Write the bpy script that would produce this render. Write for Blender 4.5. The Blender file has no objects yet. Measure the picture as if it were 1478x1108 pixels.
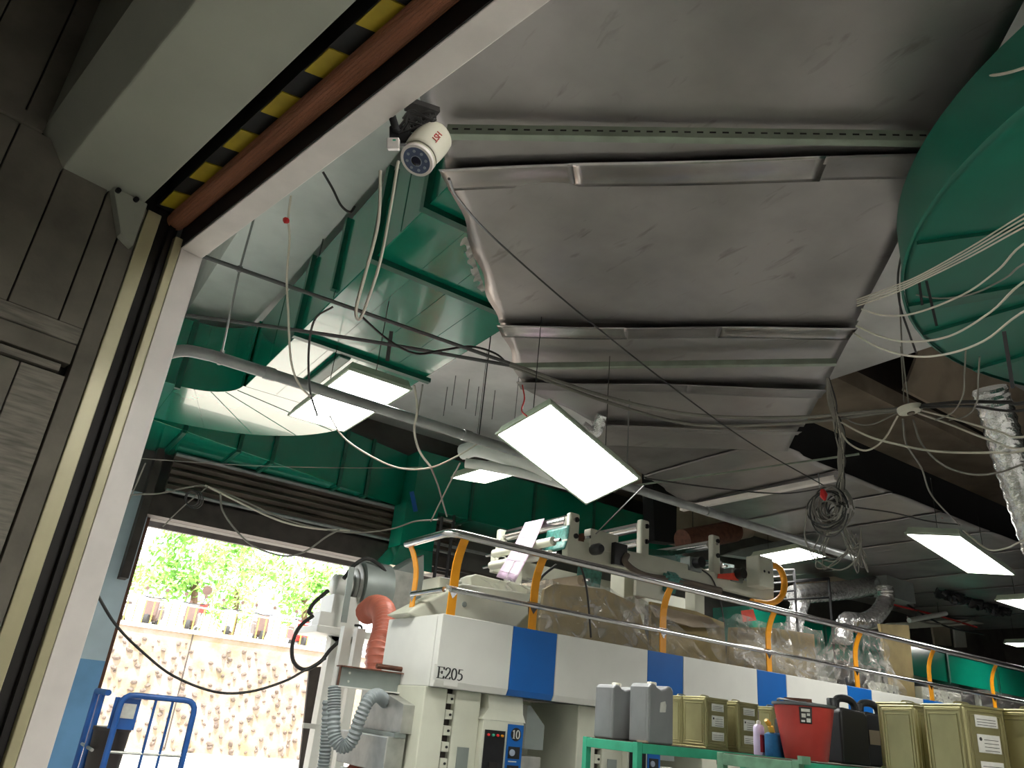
import bpy, bmesh, math, random
from mathutils import Vector, Matrix

random.seed(7)
S = bpy.context.scene
COL = S.collection
V = Vector

# ------------------------------------------------------------------ camera
FPX, CX, CY = 1101.35, 739.0, 554.0
EYE = V((0.0, 0.0, 1.6))
YAW, PITCH, ROLL = 1.01203831, 0.417500447, 0.10155886
FWD = V((math.cos(YAW)*math.cos(PITCH), math.sin(YAW)*math.cos(PITCH), math.sin(PITCH)))
_r = V((math.sin(YAW), -math.cos(YAW), 0)); _u = _r.cross(FWD)
RGT = _r*math.cos(ROLL) + _u*math.sin(ROLL)
UPV = -_r*math.sin(ROLL) + _u*math.cos(ROLL)
cam_d = bpy.data.cameras.new('camera')
cam_d.sensor_width = 36.0
cam_d.lens = FPX/1478.0*36.0
cam_d.clip_start = 0.05; cam_d.clip_end = 300
cam = bpy.data.objects.new('camera', cam_d); COL.objects.link(cam)
cam.matrix_world = Matrix(((RGT.x, UPV.x, -FWD.x, EYE.x), (RGT.y, UPV.y, -FWD.y, EYE.y), (RGT.z, UPV.z, -FWD.z, EYE.z), (0, 0, 0, 1)))
S.camera = cam

# ------------------------------------------------------------------ world, sun, exposure
w = bpy.data.worlds.new('world'); S.world = w; w.use_nodes = True
bg = w.node_tree.nodes['Background']
bg.inputs['Color'].default_value = (0.93, 0.97, 1.0, 1); bg.inputs['Strength'].default_value = 3.2
sun_d = bpy.data.lights.new('sun', 'SUN'); sun_d.energy = 10.0; sun_d.angle = 0.03; sun_d.color = (1.0, 0.95, 0.86)
sun = bpy.data.objects.new('sun', sun_d); COL.objects.link(sun)
sun.rotation_euler = (math.radians(20), math.radians(-12), 0)
S.view_settings.view_transform = 'Standard'; S.view_settings.look = 'None'
S.view_settings.gamma = 1.0; S.view_settings.use_curve_mapping = False
S.view_settings.exposure = 0.75
LAMP = 22.0          # radiance of the fluorescent diffusers

# ------------------------------------------------------------------ helpers: pixels of the survey photo to places on real planes
def ray(x, y): return FWD + RGT*((x-CX)/FPX) - UPV*((y-CY)/FPX)
def az(x, y, z): d = ray(x, y); return EYE + d*((z-EYE.z)/d.z)
def ay(x, y, Y): d = ray(x, y); return EYE + d*((Y-EYE.y)/d.y)
def ax(x, y, X): d = ray(x, y); return EYE + d*((X-EYE.x)/d.x)
def dp(x, y, d): return EYE + ray(x, y)*d

# ------------------------------------------------------------------ materials
MATS = {}
def mat(name, col, rough=0.5, metal=0.0, var=0.12, scale=6.0, bump=0.0, bscale=40.0, col2=None, spec=0.5, coat=0.0, stretch=None, trans=0.0, alpha=1.0, emit=None, estr=0.0, sharp=False):
    if name in MATS: return MATS[name]
    m = bpy.data.materials.new(name); m.use_nodes = True
    nt = m.node_tree; b = nt.nodes['Principled BSDF']
    c = (col[0], col[1], col[2], 1)
    if var > 0 or col2:
        tc = nt.nodes.new('ShaderNodeTexCoord'); mp = nt.nodes.new('ShaderNodeMapping')
        nt.links.new(tc.outputs['Object'], mp.inputs['Vector'])
        if stretch: mp.inputs['Scale'].default_value = stretch
        n = nt.nodes.new('ShaderNodeTexNoise'); n.inputs['Scale'].default_value = scale; n.inputs['Detail'].default_value = 6
        nt.links.new(mp.outputs['Vector'], n.inputs['Vector'])
        r = nt.nodes.new('ShaderNodeValToRGB')
        k = col2 if col2 else [x*(1-var*2) for x in col]
        r.color_ramp.elements[0].color = (k[0], k[1], k[2], 1); r.color_ramp.elements[1].color = c
        if sharp: r.color_ramp.elements[0].position = 0.42; r.color_ramp.elements[1].position = 0.5
        else: r.color_ramp.elements[0].position = 0.3; r.color_ramp.elements[1].position = 0.62
        nt.links.new(n.outputs['Fac'], r.inputs['Fac']); nt.links.new(r.outputs['Color'], b.inputs['Base Color'])
        if bump > 0:
            n2 = nt.nodes.new('ShaderNodeTexNoise'); n2.inputs['Scale'].default_value = bscale; n2.inputs['Detail'].default_value = 3
            nt.links.new(mp.outputs['Vector'], n2.inputs['Vector'])
            bp = nt.nodes.new('ShaderNodeBump'); bp.inputs['Strength'].default_value = bump; bp.inputs['Distance'].default_value = 0.02
            nt.links.new(n2.outputs['Fac'], bp.inputs['Height']); nt.links.new(bp.outputs['Normal'], b.inputs['Normal'])
    else: b.inputs['Base Color'].default_value = c
    b.inputs['Roughness'].default_value = rough; b.inputs['Metallic'].default_value = metal
    b.inputs['Specular IOR Level'].default_value = spec
    b.inputs['Coat Weight'].default_value = coat
    b.inputs['Transmission Weight'].default_value = trans; b.inputs['Alpha'].default_value = alpha
    if emit: b.inputs['Emission Color'].default_value = (*emit, 1); b.inputs['Emission Strength'].default_value = estr
    MATS[name] = m; return m

def s2l(r, g, b): return tuple(((c/255)/12.92 if c/255 <= 0.04045 else ((c/255+0.055)/1.055)**2.4) for c in (r, g, b))
mat('sheet', (0.37, 0.345, 0.335), 0.36, 0.72, 0.13, 1.6, 0.10, 2.2)
mat('sheet_dark', (0.27, 0.25, 0.245), 0.38, 0.68, 0.18, 2.4, 0.10, 3.0)
mat('sheet_bright', (0.42, 0.395, 0.385), 0.24, 0.85, 0.16, 2.6, 0.16, 3.0)
mat('strut', s2l(150, 160, 145), 0.45, 0.6, 0.1, 8)
mat('slot', (0.012, 0.012, 0.012), 0.8, 0, 0)
mat('duct_green', (0.002, 0.195, 0.118), 0.17, 0.0, 0.06, 2.0, 0.06, 1.5, coat=0.35)
mat('duct_flange', (0.002, 0.10, 0.062), 0.4, 0.0, 0.15, 6)
mat('drum_green', (0.001, 0.13, 0.085), 0.38, 0.0, 0.10, 2.0)
mat('wall_white', (0.84, 0.87, 0.83), 0.7, 0, 0.08, 2)
mat('pier_paint', s2l(205, 222, 232), 0.7, 0, 0.08, 2)
mat('pier_daylight_blue', s2l(120, 172, 218), 0.7, 0, 0.1, 2)  # pier paint with the blue of reflected daylight mixed into the colour
mat('ceiling_paint', (0.80, 0.79, 0.77), 0.8, 0, 0.12, 1.2)
mat('slab_beige', s2l(176, 160, 140), 0.8, 0, 0.2, 1.5)
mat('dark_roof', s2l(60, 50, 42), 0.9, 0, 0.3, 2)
mat('wall_grey', (0.14, 0.132, 0.122), 0.85, 0, 0.2, 1.5)
mat('floor_concrete', (0.50, 0.49, 0.465), 0.6, 0, 0.15, 2, 0.1)
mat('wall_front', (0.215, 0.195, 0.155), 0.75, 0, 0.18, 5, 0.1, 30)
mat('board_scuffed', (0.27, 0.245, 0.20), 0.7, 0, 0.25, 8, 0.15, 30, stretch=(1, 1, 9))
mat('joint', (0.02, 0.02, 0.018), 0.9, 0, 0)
mat('hood_paint', (0.44, 0.455, 0.375), 0.55, 0, 0.06, 2.5)
mat('guide_cream', s2l(196, 188, 150), 0.35, 0.1, 0.06, 6)
mat('guide_dark', s2l(34, 30, 28), 0.6, 0.2, 0.2, 10)
mat('frame_white', s2l(246, 238, 232), 0.4, 0.0, 0.05, 6)
mat('copper_bar', s2l(205, 140, 108), 0.38, 0.25, 0.16, 9, 0.5, 120, stretch=(6, 0.4, 6))
mat('hazard_yellow', s2l(196, 172, 40), 0.6, 0, 0.12, 8)
mat('hazard_black', s2l(26, 28, 30), 0.6, 0, 0.1, 8)
mat('black', (0.008, 0.008, 0.009), 0.7, 0, 0)
mat('black_gloss', (0.012, 0.012, 0.014), 0.3, 0, 0)
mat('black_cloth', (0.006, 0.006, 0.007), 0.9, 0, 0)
mat('lamp_housing', s2l(178, 190, 170), 0.5, 0.1, 0.05, 5)
mat('diffuser', (0.9, 0.9, 0.88), 0.5, 0, 0, emit=(1.0, 0.985, 0.93), estr=LAMP)
mat('pipe_grey', (0.33, 0.34, 0.335), 0.4, 0.4, 0.12, 8)
mat('conduit_dark', (0.10, 0.10, 0.10), 0.5, 0.3, 0.1, 8)
mat('cable_white', s2l(196, 190, 175), 0.6, 0, 0.05, 5)
mat('cable_grey', s2l(125, 122, 114), 0.6, 0, 0.05, 5)
mat('cable_black', (0.02, 0.019, 0.018), 0.55, 0, 0)
mat('tape_red', s2l(190, 30, 30), 0.6, 0, 0)
mat('cctv_body', s2l(222, 218, 200), 0.35, 0, 0.03, 5)
mat('cctv_face', s2l(92, 104, 132), 0.25, 0, 0.05, 5)
mat('cctv_lens', (0.01, 0.012, 0.03), 0.08, 0, 0)
mat('led', s2l(150, 160, 175), 0.2, 0, 0)
mat('machine_white', s2l(214, 214, 208), 0.38, 0, 0.03, 3)
mat('machine_cream', s2l(205, 206, 190), 0.5, 0, 0.06, 3)
mat('machine_blue', s2l(0, 92, 172), 0.4, 0, 0.05, 3)
mat('machine_grey', s2l(140, 148, 144), 0.45, 0.2, 0.08, 4)
mat('galv', s2l(190, 190, 184), 0.38, 0.65, 0.14, 6, 0.1, 8)
mat('steel', (0.62, 0.61, 0.60), 0.22, 1.0, 0.05, 5)
mat('rail_yellow', s2l(226, 150, 16), 0.45, 0, 0.06, 6)
mat('khaki', s2l(150, 132, 88), 0.7, 0, 0.12, 4)
mat('film_pink', s2l(198, 172, 196), 0.4, 0, 0.05, 30)
mat('film_teal', s2l(70, 140, 130), 0.4, 0, 0.3, 25)
mat('film_red', s2l(235, 80, 60), 0.5, 0, 0.1, 10)
mat('hose_orange', s2l(196, 112, 92), 0.45, 0, 0.1, 6)
mat('hose_grey', s2l(138, 146, 148), 0.5, 0, 0.08, 6)
mat('rust', s2l(104, 66, 50), 0.8, 0, 0.25, 12)
mat('foil', (0.93, 0.93, 0.93), 0.26, 0.92, 0.16, 14, 1.0, 16)
mat('shelf_green', s2l(58, 178, 140), 0.5, 0, 0.12, 7)
mat('shelf_green_worn', s2l(112, 158, 130), 0.6, 0, 0.25, 10)
mat('shelf_board', s2l(88, 74, 62), 0.8, 0, 0.2, 8)
mat('tin_gold', s2l(172, 166, 122), 0.32, 0.7, 0.10, 5)
mat('paper', s2l(206, 206, 198), 0.7, 0, 0.06, 30)
mat('ink', (0.03, 0.03, 0.03), 0.7, 0, 0)
mat('jerry_silver', s2l(142, 144, 146), 0.38, 0.25, 0.08, 5)
mat('jerry_dark', s2l(96, 100, 102), 0.42, 0.2, 0.1, 5)
mat('jerry_black', (0.012, 0.013, 0.015), 0.42, 0, 0)
mat('bucket_red', s2l(186, 62, 56), 0.45, 0, 0.12, 6)
mat('can_lilac', s2l(206, 192, 224), 0.35, 0.1, 0)
mat('can_red', s2l(170, 40, 50), 0.35, 0.1, 0)
mat('can_blue', s2l(40, 118, 178), 0.4, 0.1, 0.25, 14)
mat('cardboard', s2l(188, 152, 102), 0.8, 0, 0.1, 8)
mat('cart_blue', s2l(36, 92, 168), 0.4, 0, 0.12, 8)
mat('bin_dark', s2l(62, 54, 52), 0.6, 0, 0.1, 8)
mat('shutter_brown', s2l(104, 92, 82), 0.65, 0.1, 0.25, 4, stretch=(0.3, 1, 2))
mat('shutter_dark', s2l(70, 62, 58), 0.7, 0, 0.2, 5)
mat('retaining', s2l(154, 138, 128), 0.9, 0, 0.0, 2.2, 0.6, 14, col2=s2l(134, 122, 94))
mat('stone', s2l(112, 100, 92), 0.9, 0, 0.25, 6)
mat('coping', s2l(222, 214, 200), 0.85, 0, 0.1, 4)
mat('asphalt', s2l(214, 206, 196), 0.9, 0, 0.1, 0.7)
mat('fence_yellow', s2l(222, 180, 70), 0.5, 0, 0)
mat('leaf', s2l(146, 196, 92), 0.6, 0, 0.3, 1.5, col2=s2l(104, 158, 62))
mat('trunk', s2l(96, 74, 56), 0.9, 0, 0.2, 6)
mat('scooter_white', s2l(225, 222, 220), 0.4, 0, 0)
mat('scooter_brown', s2l(92, 70, 62), 0.5, 0, 0.1)
mat('scooter_red', s2l(206, 40, 36), 0.4, 0, 0)
mat('rubber', (0.02, 0.02, 0.02), 0.8, 0, 0)

# scuffs and soot smears on the old sheets (marks with a shape of their own)
for nm in ('sheet', 'sheet_bright', 'sheet_dark'):
    nt = MATS[nm].node_tree; b = nt.nodes['Principled BSDF']; src = b.inputs['Base Color'].links[0].from_socket
    tc = nt.nodes.new('ShaderNodeTexCoord'); mp = nt.nodes.new('ShaderNodeMapping'); mp.inputs['Rotation'].default_value = (0, 0, 0.75); mp.inputs['Scale'].default_value = (5.0, 1.3, 1.0)
    n = nt.nodes.new('ShaderNodeTexNoise'); n.inputs['Scale'].default_value = 2.4; n.inputs['Detail'].default_value = 8; n.inputs['Distortion'].default_value = 0.6
    r = nt.nodes.new('ShaderNodeValToRGB'); r.color_ramp.elements[0].position = 0.63; r.color_ramp.elements[1].position = 0.80
    r.color_ramp.elements[0].color = (1, 1, 1, 1); r.color_ramp.elements[1].color = (0.62, 0.60, 0.58, 1)
    mx = nt.nodes.new('ShaderNodeMix'); mx.data_type = 'RGBA'; mx.blend_type = 'MULTIPLY'; mx.inputs['Factor'].default_value = 1.0
    nt.links.new(tc.outputs['Object'], mp.inputs['Vector']); nt.links.new(mp.outputs['Vector'], n.inputs['Vector']); nt.links.new(n.outputs['Fac'], r.inputs['Fac'])
    nt.links.new(src, mx.inputs['A']); nt.links.new(r.outputs['Color'], mx.inputs['B']); nt.links.new(mx.outputs['Result'], b.inputs['Base Color'])

# clear wrap: a thin film that is partly see-through and shiny on its creases
def film_mat(name, tint, a):
    m = bpy.data.materials.new(name); m.use_nodes = True; nt = m.node_tree
    out = nt.nodes['Material Output']; b = nt.nodes['Principled BSDF']
    b.inputs['Base Color'].default_value = (*tint, 1); b.inputs['Roughness'].default_value = 0.1; b.inputs['Specular IOR Level'].default_value = 0.9
    tr = nt.nodes.new('ShaderNodeBsdfTransparent'); mx = nt.nodes.new('ShaderNodeMixShader')
    tc = nt.nodes.new('ShaderNodeTexCoord'); n = nt.nodes.new('ShaderNodeTexNoise'); n.inputs['Scale'].default_value = 4; n.inputs['Detail'].default_value = 5; n.inputs['Distortion'].default_value = 1.4
    r = nt.nodes.new('ShaderNodeValToRGB'); r.color_ramp.elements[0].position = 0.42; r.color_ramp.elements[1].position = 0.72
    r.color_ramp.elements[0].color = (a, a, a, 1); r.color_ramp.elements[1].color = (min(1, a+0.40),)*3 + (1,)
    nt.links.new(tc.outputs['Object'], n.inputs['Vector']); nt.links.new(n.outputs['Fac'], r.inputs['Fac'])
    nt.links.new(r.outputs['Color'], mx.inputs['Fac']); nt.links.new(tr.outputs[0], mx.inputs[1]); nt.links.new(b.outputs[0], mx.inputs[2])
    nt.links.new(mx.outputs[0], out.inputs['Surface'])
    MATS[name] = m
film_mat('wrap', (0.66, 0.64, 0.60), 0.16)

# ------------------------------------------------------------------ mesh builder
class MB:
    def __init__(s): s.v = []; s.f = []; s.sm = []
    def poly(s, pts, smooth=False):
        n = len(s.v); s.v += [tuple(p) for p in pts]; s.f.append(tuple(range(n, n+len(pts)))); s.sm.append(smooth); return s
    def hexa(s, p):            # 8 corners: bottom 0-3 (ccw from below order), top 4-7
        n = len(s.v); s.v += [tuple(q) for q in p]
        for q in ((3, 2, 1, 0), (4, 5, 6, 7), (0, 1, 5, 4), (1, 2, 6, 5), (2, 3, 7, 6), (3, 0, 4, 7)):
            s.f.append(tuple(n+i for i in q)); s.sm.append(False)
        return s
    def box(s, a, b):
        x0, x1 = sorted((a[0], b[0])); y0, y1 = sorted((a[1], b[1])); z0, z1 = sorted((a[2], b[2]))
        return s.hexa([(x0, y0, z0), (x1, y0, z0), (x1, y1, z0), (x0, y1, z0), (x0, y0, z1), (x1, y0, z1), (x1, y1, z1), (x0, y1, z1)])
    def obox(s, c, u, v, n):   # centre and three half-axis vectors
        c = V(c); u = V(u); v = V(v); n = V(n)
        if u.cross(v).dot(n) < 0: u = -u
        return s.hexa([c-u-v-n, c+u-v-n, c+u+v-n, c-u+v-n, c-u-v+n, c+u-v+n, c+u+v+n, c-u+v+n])
    def bar(s, a, b, wd, th, side=None):   # rectangular bar from a to b; wd across 'side', th in the third direction
        a = V(a); b = V(b); d = (b-a); L = d.length; d.normalize()
        side = V(side) if side else (V((0, 0, 1)).cross(d) if abs(d.z) < 0.95 else V((1, 0, 0)))
        side = (side - d*side.dot(d)).normalized(); t = d.cross(side)
        return s.obox((a+b)/2, d*(L/2), side*(wd/2), t*(th/2))
    def prism(s, pts, ext):    # polygon extruded along a vector
        ext = V(ext); pts = [V(p) for p in pts]; n = len(s.v); k = len(pts)
        nrm = V((0, 0, 0))
        for i in range(k): nrm += (pts[i]-pts[0]).cross(pts[(i+1) % k]-pts[0])
        if nrm.dot(ext) > 0: pts = pts[::-1]
        s.v += [tuple(p) for p in pts] + [tuple(p+ext) for p in pts]
        s.f.append(tuple(range(n, n+k))); s.f.append(tuple(range(n+2*k-1, n+k-1, -1))); s.sm += [False, False]
        for i in range(k):
            j = (i+1) % k; s.f.append((n+j, n+i, n+k+i, n+k+j)); s.sm.append(False)
        return s
    def tube(s, pts, r, k=8, cap=True, rads=None):
        pts = [V(p) for p in pts]; n0 = len(s.v); m = len(pts); prev = None
        for i, p in enumerate(pts):
            d = (pts[min(i+1, m-1)]-pts[max(i-1, 0)]).normalized()
            if prev is None: a = d.orthogonal().normalized()
            else:
                a = prev - d*prev.dot(d)
                a = a.normalized() if a.length > 1e-6 else d.orthogonal().normalized()
            prev = a; b = d.cross(a); rr = rads[i] if rads else r
            for j in range(k):
                t = 2*math.pi*j/k; s.v.append(tuple(p + a*(rr*math.cos(t)) + b*(rr*math.sin(t))))
        for i in range(m-1):
            for j in range(k):
                q = (j+1) % k; s.f.append((n0+i*k+j, n0+i*k+q, n0+(i+1)*k+q, n0+(i+1)*k+j)); s.sm.append(True)
        if cap:
            s.f.append(tuple(n0+j for j in range(k-1, -1, -1))); s.f.append(tuple(n0+(m-1)*k+j for j in range(k))); s.sm += [False, False]
        return s
    def lathe(s, prof, c=(0, 0, 0), axis=(0, 0, 1), k=24, smooth=True, cap=True):   # prof: (radius, height) list
        c = V(c); ax_ = V(axis).normalized(); a = ax_.orthogonal().normalized(); b = ax_.cross(a); n0 = len(s.v); m = len(prof)
        for r, h in prof:
            for j in range(k):
                t = 2*math.pi*j/k; s.v.append(tuple(c + ax_*h + a*(r*math.cos(t)) + b*(r*math.sin(t))))
        for i in range(m-1):
            for j in range(k):
                q = (j+1) % k; s.f.append((n0+i*k+j, n0+i*k+q, n0+(i+1)*k+q, n0+(i+1)*k+j)); s.sm.append(smooth)
        if cap: s.f.append(tuple(n0+j for j in range(k-1, -1, -1))); s.f.append(tuple(n0+(m-1)*k+j for j in range(k))); s.sm += [False, False]
        return s
    def grid(s, fn, nu, nv, smooth=True, double=0.0):
        n0 = len(s.v)
        for i in range(nu+1):
            for j in range(nv+1): s.v.append(tuple(fn(i/nu, j/nv)))
        for i in range(nu):
            for j in range(nv):
                a = n0+i*(nv+1)+j; s.f.append((a, a+nv+1, a+nv+2, a+1)); s.sm.append(smooth)
        return s
    def mesh(s, name, m):
        me = bpy.data.meshes.new(name); me.from_pydata(s.v, [], s.f); me.materials.append(MATS[m])
        me.polygons.foreach_set('use_smooth', s.sm); me.update()
        if any(s.sm): me.set_sharp_from_angle(angle=0.75)
        return me
    def build(s, name, m, parent=None, local=False, bevel=0.0, seg=2, solid=0.0):
        o = bpy.data.objects.new(name, s.mesh(name, m)); COL.objects.link(o)
        if parent is not None:
            o.parent = parent
            if not local: o.matrix_parent_inverse = wm(parent).inverted()
        if solid > 0:
            md = o.modifiers.new('thick', 'SOLIDIFY'); md.thickness = solid; md.offset = 0
        if bevel > 0:
            md = o.modifiers.new('bevel', 'BEVEL'); md.width = bevel; md.segments = seg; md.limit_method = 'ANGLE'; md.angle_limit = 0.7
        return o

def wm(o):
    M = o.matrix_parent_inverse @ o.matrix_basis if o.parent else o.matrix_basis.copy()
    return wm(o.parent) @ M if o.parent else M
def tag(o, label, cat, group=None, kind=None):
    if label: o['label'] = label
    if cat: o['category'] = cat
    if group: o['group'] = group
    if kind: o['kind'] = kind
    return o
def thing(name, label, cat, loc=(0, 0, 0), rz=0.0, group=None):
    o = bpy.data.objects.new(name, None); COL.objects.link(o); o.empty_display_size = 0.1
    o.location = loc; o.rotation_euler = (0, 0, rz); return tag(o, label, cat, group)
def struct(o, label=None, cat=None): return tag(o, label, cat, None, 'structure')
def copy_tree(o, parent=None):
    c = o.copy(); COL.objects.link(c); c.parent = parent
    for ch in list(o.children): copy_tree(ch, c)
    return c
def text(name, body, size, m, loc, rot, parent, depth=0.002, font_scale=(1, 1)):
    cu = bpy.data.curves.new(name, 'FONT'); cu.body = body; cu.size = size; cu.extrude = depth; cu.align_x = 'CENTER'; cu.align_y = 'CENTER'
    o = bpy.data.objects.new(name, cu); COL.objects.link(o)
    dg = bpy.context.evaluated_depsgraph_get(); me = bpy.data.meshes.new_from_object(o.evaluated_get(dg))
    COL.objects.unlink(o); bpy.data.objects.remove(o)
    t = bpy.data.objects.new(name, me); me.materials.clear(); me.materials.append(MATS[m]); COL.objects.link(t)
    M = Matrix.Translation(V(loc)) @ rot.to_4x4() @ Matrix.Diagonal((font_scale[0], font_scale[1], 1, 1))
    t.parent = parent
    t.matrix_basis = wm(parent).inverted() @ M
    return t
GLYPH = {
 'E': [[(.15, 0), (.15, 1)], [(0, .98), (.6, .98)], [(.15, .52), (.45, .52)], [(0, .02), (.62, .02)], [(.6, 1), (.63, .8)], [(.62, 0), (.67, .22)], [(.45, .4), (.45, .64)]],
 '2': [[(.04, .75), (.1, .92), (.25, .99), (.4, .94), (.46, .78), (.4, .58), (.25, .33), (.05, .04)], [(.02, .04), (.48, .04)], [(.47, .02), (.53, .2)]],
 '0': [[(.26+.22*math.cos(a*math.pi/10), .5+.49*math.sin(a*math.pi/10)) for a in range(21)]],
 '5': [[(.15, .96), (.49, .96)], [(.15, .98), (.1, .58)], [(.1, .56), (.28, .6), (.42, .5), (.46, .3), (.38, .1), (.2, .01), (.04, .07)]],
 '1': [[(.26, 0), (.26, 1)], [(.08, .84), (.26, .98)], [(.08, .015), (.44, .015)]]}
def serif(name, body, size, m, loc, parent):       # serif lettering facing -Y, drawn with a broad pen
    mb = MB(); adv = {'E': .74, '2': .6, '0': .58, '5': .58, '1': .54}; x = -sum(adv[c] for c in body)/2; loc = V(loc)
    for c in body:
        for st_ in GLYPH[c]:
            for (a, b) in zip(st_, st_[1:]):
                dx, dy = b[0]-a[0], b[1]-a[1]; L = math.hypot(dx, dy); hw = 0.03+0.05*abs(dy)/L
                n = (-dy/L*hw, dx/L*hw); e = (dx/L*0.012, dy/L*0.012)
                P = [(a[0]-e[0]+n[0], a[1]-e[1]+n[1]), (a[0]-e[0]-n[0], a[1]-e[1]-n[1]), (b[0]+e[0]-n[0], b[1]+e[1]-n[1]), (b[0]+e[0]+n[0], b[1]+e[1]+n[1])]
                mb.poly([loc+V(((x+p)*size*1.15, 0, (q-0.5)*size)) for p, q in P])
        x += adv[c]
    return mb.build(name, m, parent)
def spline(pts, n=6):
    pts = [V(p) for p in pts]; out = []
    P = [pts[0]*2-pts[1]] + pts + [pts[-1]*2-pts[-2]]
    for i in range(1, len(P)-2):
        p0, p1, p2, p3 = P[i-1:i+3]
        for k in range(n):
            t = k/n
            out.append(0.5*((2*p1)+(-p0+p2)*t+(2*p0-5*p1+4*p2-p3)*t*t+(-p0+3*p1-3*p2+p3)*t**3))
    out.append(pts[-1]); return out
def pxs(L):                 # (x, y, depth) list, missing depths interpolated
    ds = [(i, q[2]) for i, q in enumerate(L) if len(q) > 2]; out = []
    for i, q in enumerate(L):
        lo = max([d for d in ds if d[0] <= i], key=lambda d: d[0]); hi = min([d for d in ds if d[0] >= i], key=lambda d: d[0])
        d = lo[1] if hi[0] == lo[0] else lo[1]+(hi[1]-lo[1])*(i-lo[0])/(hi[0]-lo[0])
        out.append(dp(q[0], q[1], d))
    return out
def cable(L, r, m, label, cat='cable', group=None, name='cable', k=6, n=6, world=False):
    pts = spline(L if world else pxs(L), n)
    o = MB().tube(pts, r, k).build(name, m); return tag(o, label, cat, group)

# ================================================================== SETTING
FW = 13.65                    # inner face of the far wall
ZC = 6.9                      # concrete ceiling
TH = 1.7733
P0 = az(292, 373, 3.4)
DM = Matrix.Translation(V((P0.x, P0.y, 0))) @ Matrix.Rotation(TH-math.pi/2, 4, 'Z')
def door_local(o): o.matrix_basis = DM; return o
struct(MB().box((-9, -12, -0.2), (30, FW, 0)).build('floor', 'floor_concrete'), 'grey concrete factory floor', 'floor')
struct(MB().box((-20, FW, -0.3), (40, 60, -0.05)).build('ground', 'asphalt'), 'pale sunlit paved yard outside the shutter opening', 'ground')
oL = ay(213, 746, FW); OX0, OZ = oL.x, oL.z; OX1 = 7.4
struct(MB().box((-9, FW, 0), (OX0, FW+0.25, 1.9)).build('wall_far_daylight_tint', 'pier_daylight_blue'), 'lower wall beside the shutter opening with blue reflected daylight put into its colour', 'wall')  # blue stands in for daylight reflected onto the foot of the wall
struct(MB().box((-9, FW, 1.9), (OX0, FW+0.25, 4.5)).build('wall_far_pier', 'pier_paint'), 'white painted wall beside the shutter opening', 'wall')
wf = MB(); wf.box((-9, FW, 4.5), (OX0, FW+0.25, ZC)); wf.box((OX0, FW, OZ), (OX1, FW+0.25, ZC)); wf.box((OX1, FW, 0), (30, FW+0.25, ZC))
struct(wf.build('wall_far', 'wall_grey'), 'dark grey rear wall of the hall around the shutter opening', 'wall')
struct(MB().box((29.8, -12, 0), (30, FW, 9)).build('wall_right', 'wall_grey'), 'grey end wall of the hall', 'wall')
struct(MB().box((-9, -12.2, 0), (30, -12, 9)).build('wall_near', 'wall_grey'), 'grey side wall of the hall', 'wall')
EX, EY = 9.75, 6.25
struct(MB().box((-9, -12, ZC), (EX, FW, ZC+0.3)).build('ceiling', 'ceiling_paint'), 'off white painted concrete slab high above the ducts', 'ceiling')
struct(MB().box((EX, EY, ZC), (30, FW, ZC+0.3)).build('ceiling_beige', 'slab_beige'), 'stained beige slab beside the dark roof recess', 'ceiling')
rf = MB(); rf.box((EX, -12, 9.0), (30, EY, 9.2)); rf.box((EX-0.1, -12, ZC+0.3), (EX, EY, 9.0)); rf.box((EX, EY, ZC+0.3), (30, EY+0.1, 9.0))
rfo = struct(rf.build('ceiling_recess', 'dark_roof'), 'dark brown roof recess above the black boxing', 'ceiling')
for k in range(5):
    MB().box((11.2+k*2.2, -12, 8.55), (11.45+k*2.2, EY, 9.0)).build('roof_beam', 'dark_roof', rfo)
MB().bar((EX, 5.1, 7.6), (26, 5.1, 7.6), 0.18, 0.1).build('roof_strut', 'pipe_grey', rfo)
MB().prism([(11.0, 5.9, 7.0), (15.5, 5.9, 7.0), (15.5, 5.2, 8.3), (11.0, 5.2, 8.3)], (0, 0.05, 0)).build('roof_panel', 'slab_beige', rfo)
sof = struct(MB().box((1.1, 1.2, 6.3), (1.915, FW, ZC)).build('trim_1', 'wall_white'), 'white painted concrete drop beam beside the green duct', 'beam')
# doorway wall, in the doorway's own frame (x through the door, y along it to the far side)
wd = MB(); wd.box((-0.1, -7, 3.92), (0.0, 0.05, ZC)); wd.box((-0.1, 0.05, 0), (0.0, 10.4, ZC)); wd.box((-0.1, -16, 0), (0.0, -7, ZC))
struct(door_local(wd.build('wall_door', 'wall_white')), 'white partition wall with the wide shutter doorway', 'wall')
# ------------------------------------------------------------------ near side room
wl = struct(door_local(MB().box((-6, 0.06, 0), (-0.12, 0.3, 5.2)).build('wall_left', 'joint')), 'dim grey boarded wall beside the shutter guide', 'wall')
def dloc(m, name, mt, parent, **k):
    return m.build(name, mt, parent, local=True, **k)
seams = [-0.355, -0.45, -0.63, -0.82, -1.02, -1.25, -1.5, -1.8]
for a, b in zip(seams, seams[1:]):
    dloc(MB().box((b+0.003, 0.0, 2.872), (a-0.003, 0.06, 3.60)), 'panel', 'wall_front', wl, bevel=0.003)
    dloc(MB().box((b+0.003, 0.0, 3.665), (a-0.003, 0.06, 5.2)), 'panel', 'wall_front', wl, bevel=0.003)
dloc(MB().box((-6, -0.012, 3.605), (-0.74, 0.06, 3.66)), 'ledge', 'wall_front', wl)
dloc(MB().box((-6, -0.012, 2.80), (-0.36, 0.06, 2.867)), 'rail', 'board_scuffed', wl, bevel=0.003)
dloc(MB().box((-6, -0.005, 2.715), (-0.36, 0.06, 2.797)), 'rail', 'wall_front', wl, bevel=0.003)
dloc(MB().box((-6, -0.014, 2.672), (-0.39, 0.05, 2.70)), 'rail', 'board_scuffed', wl)
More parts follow.
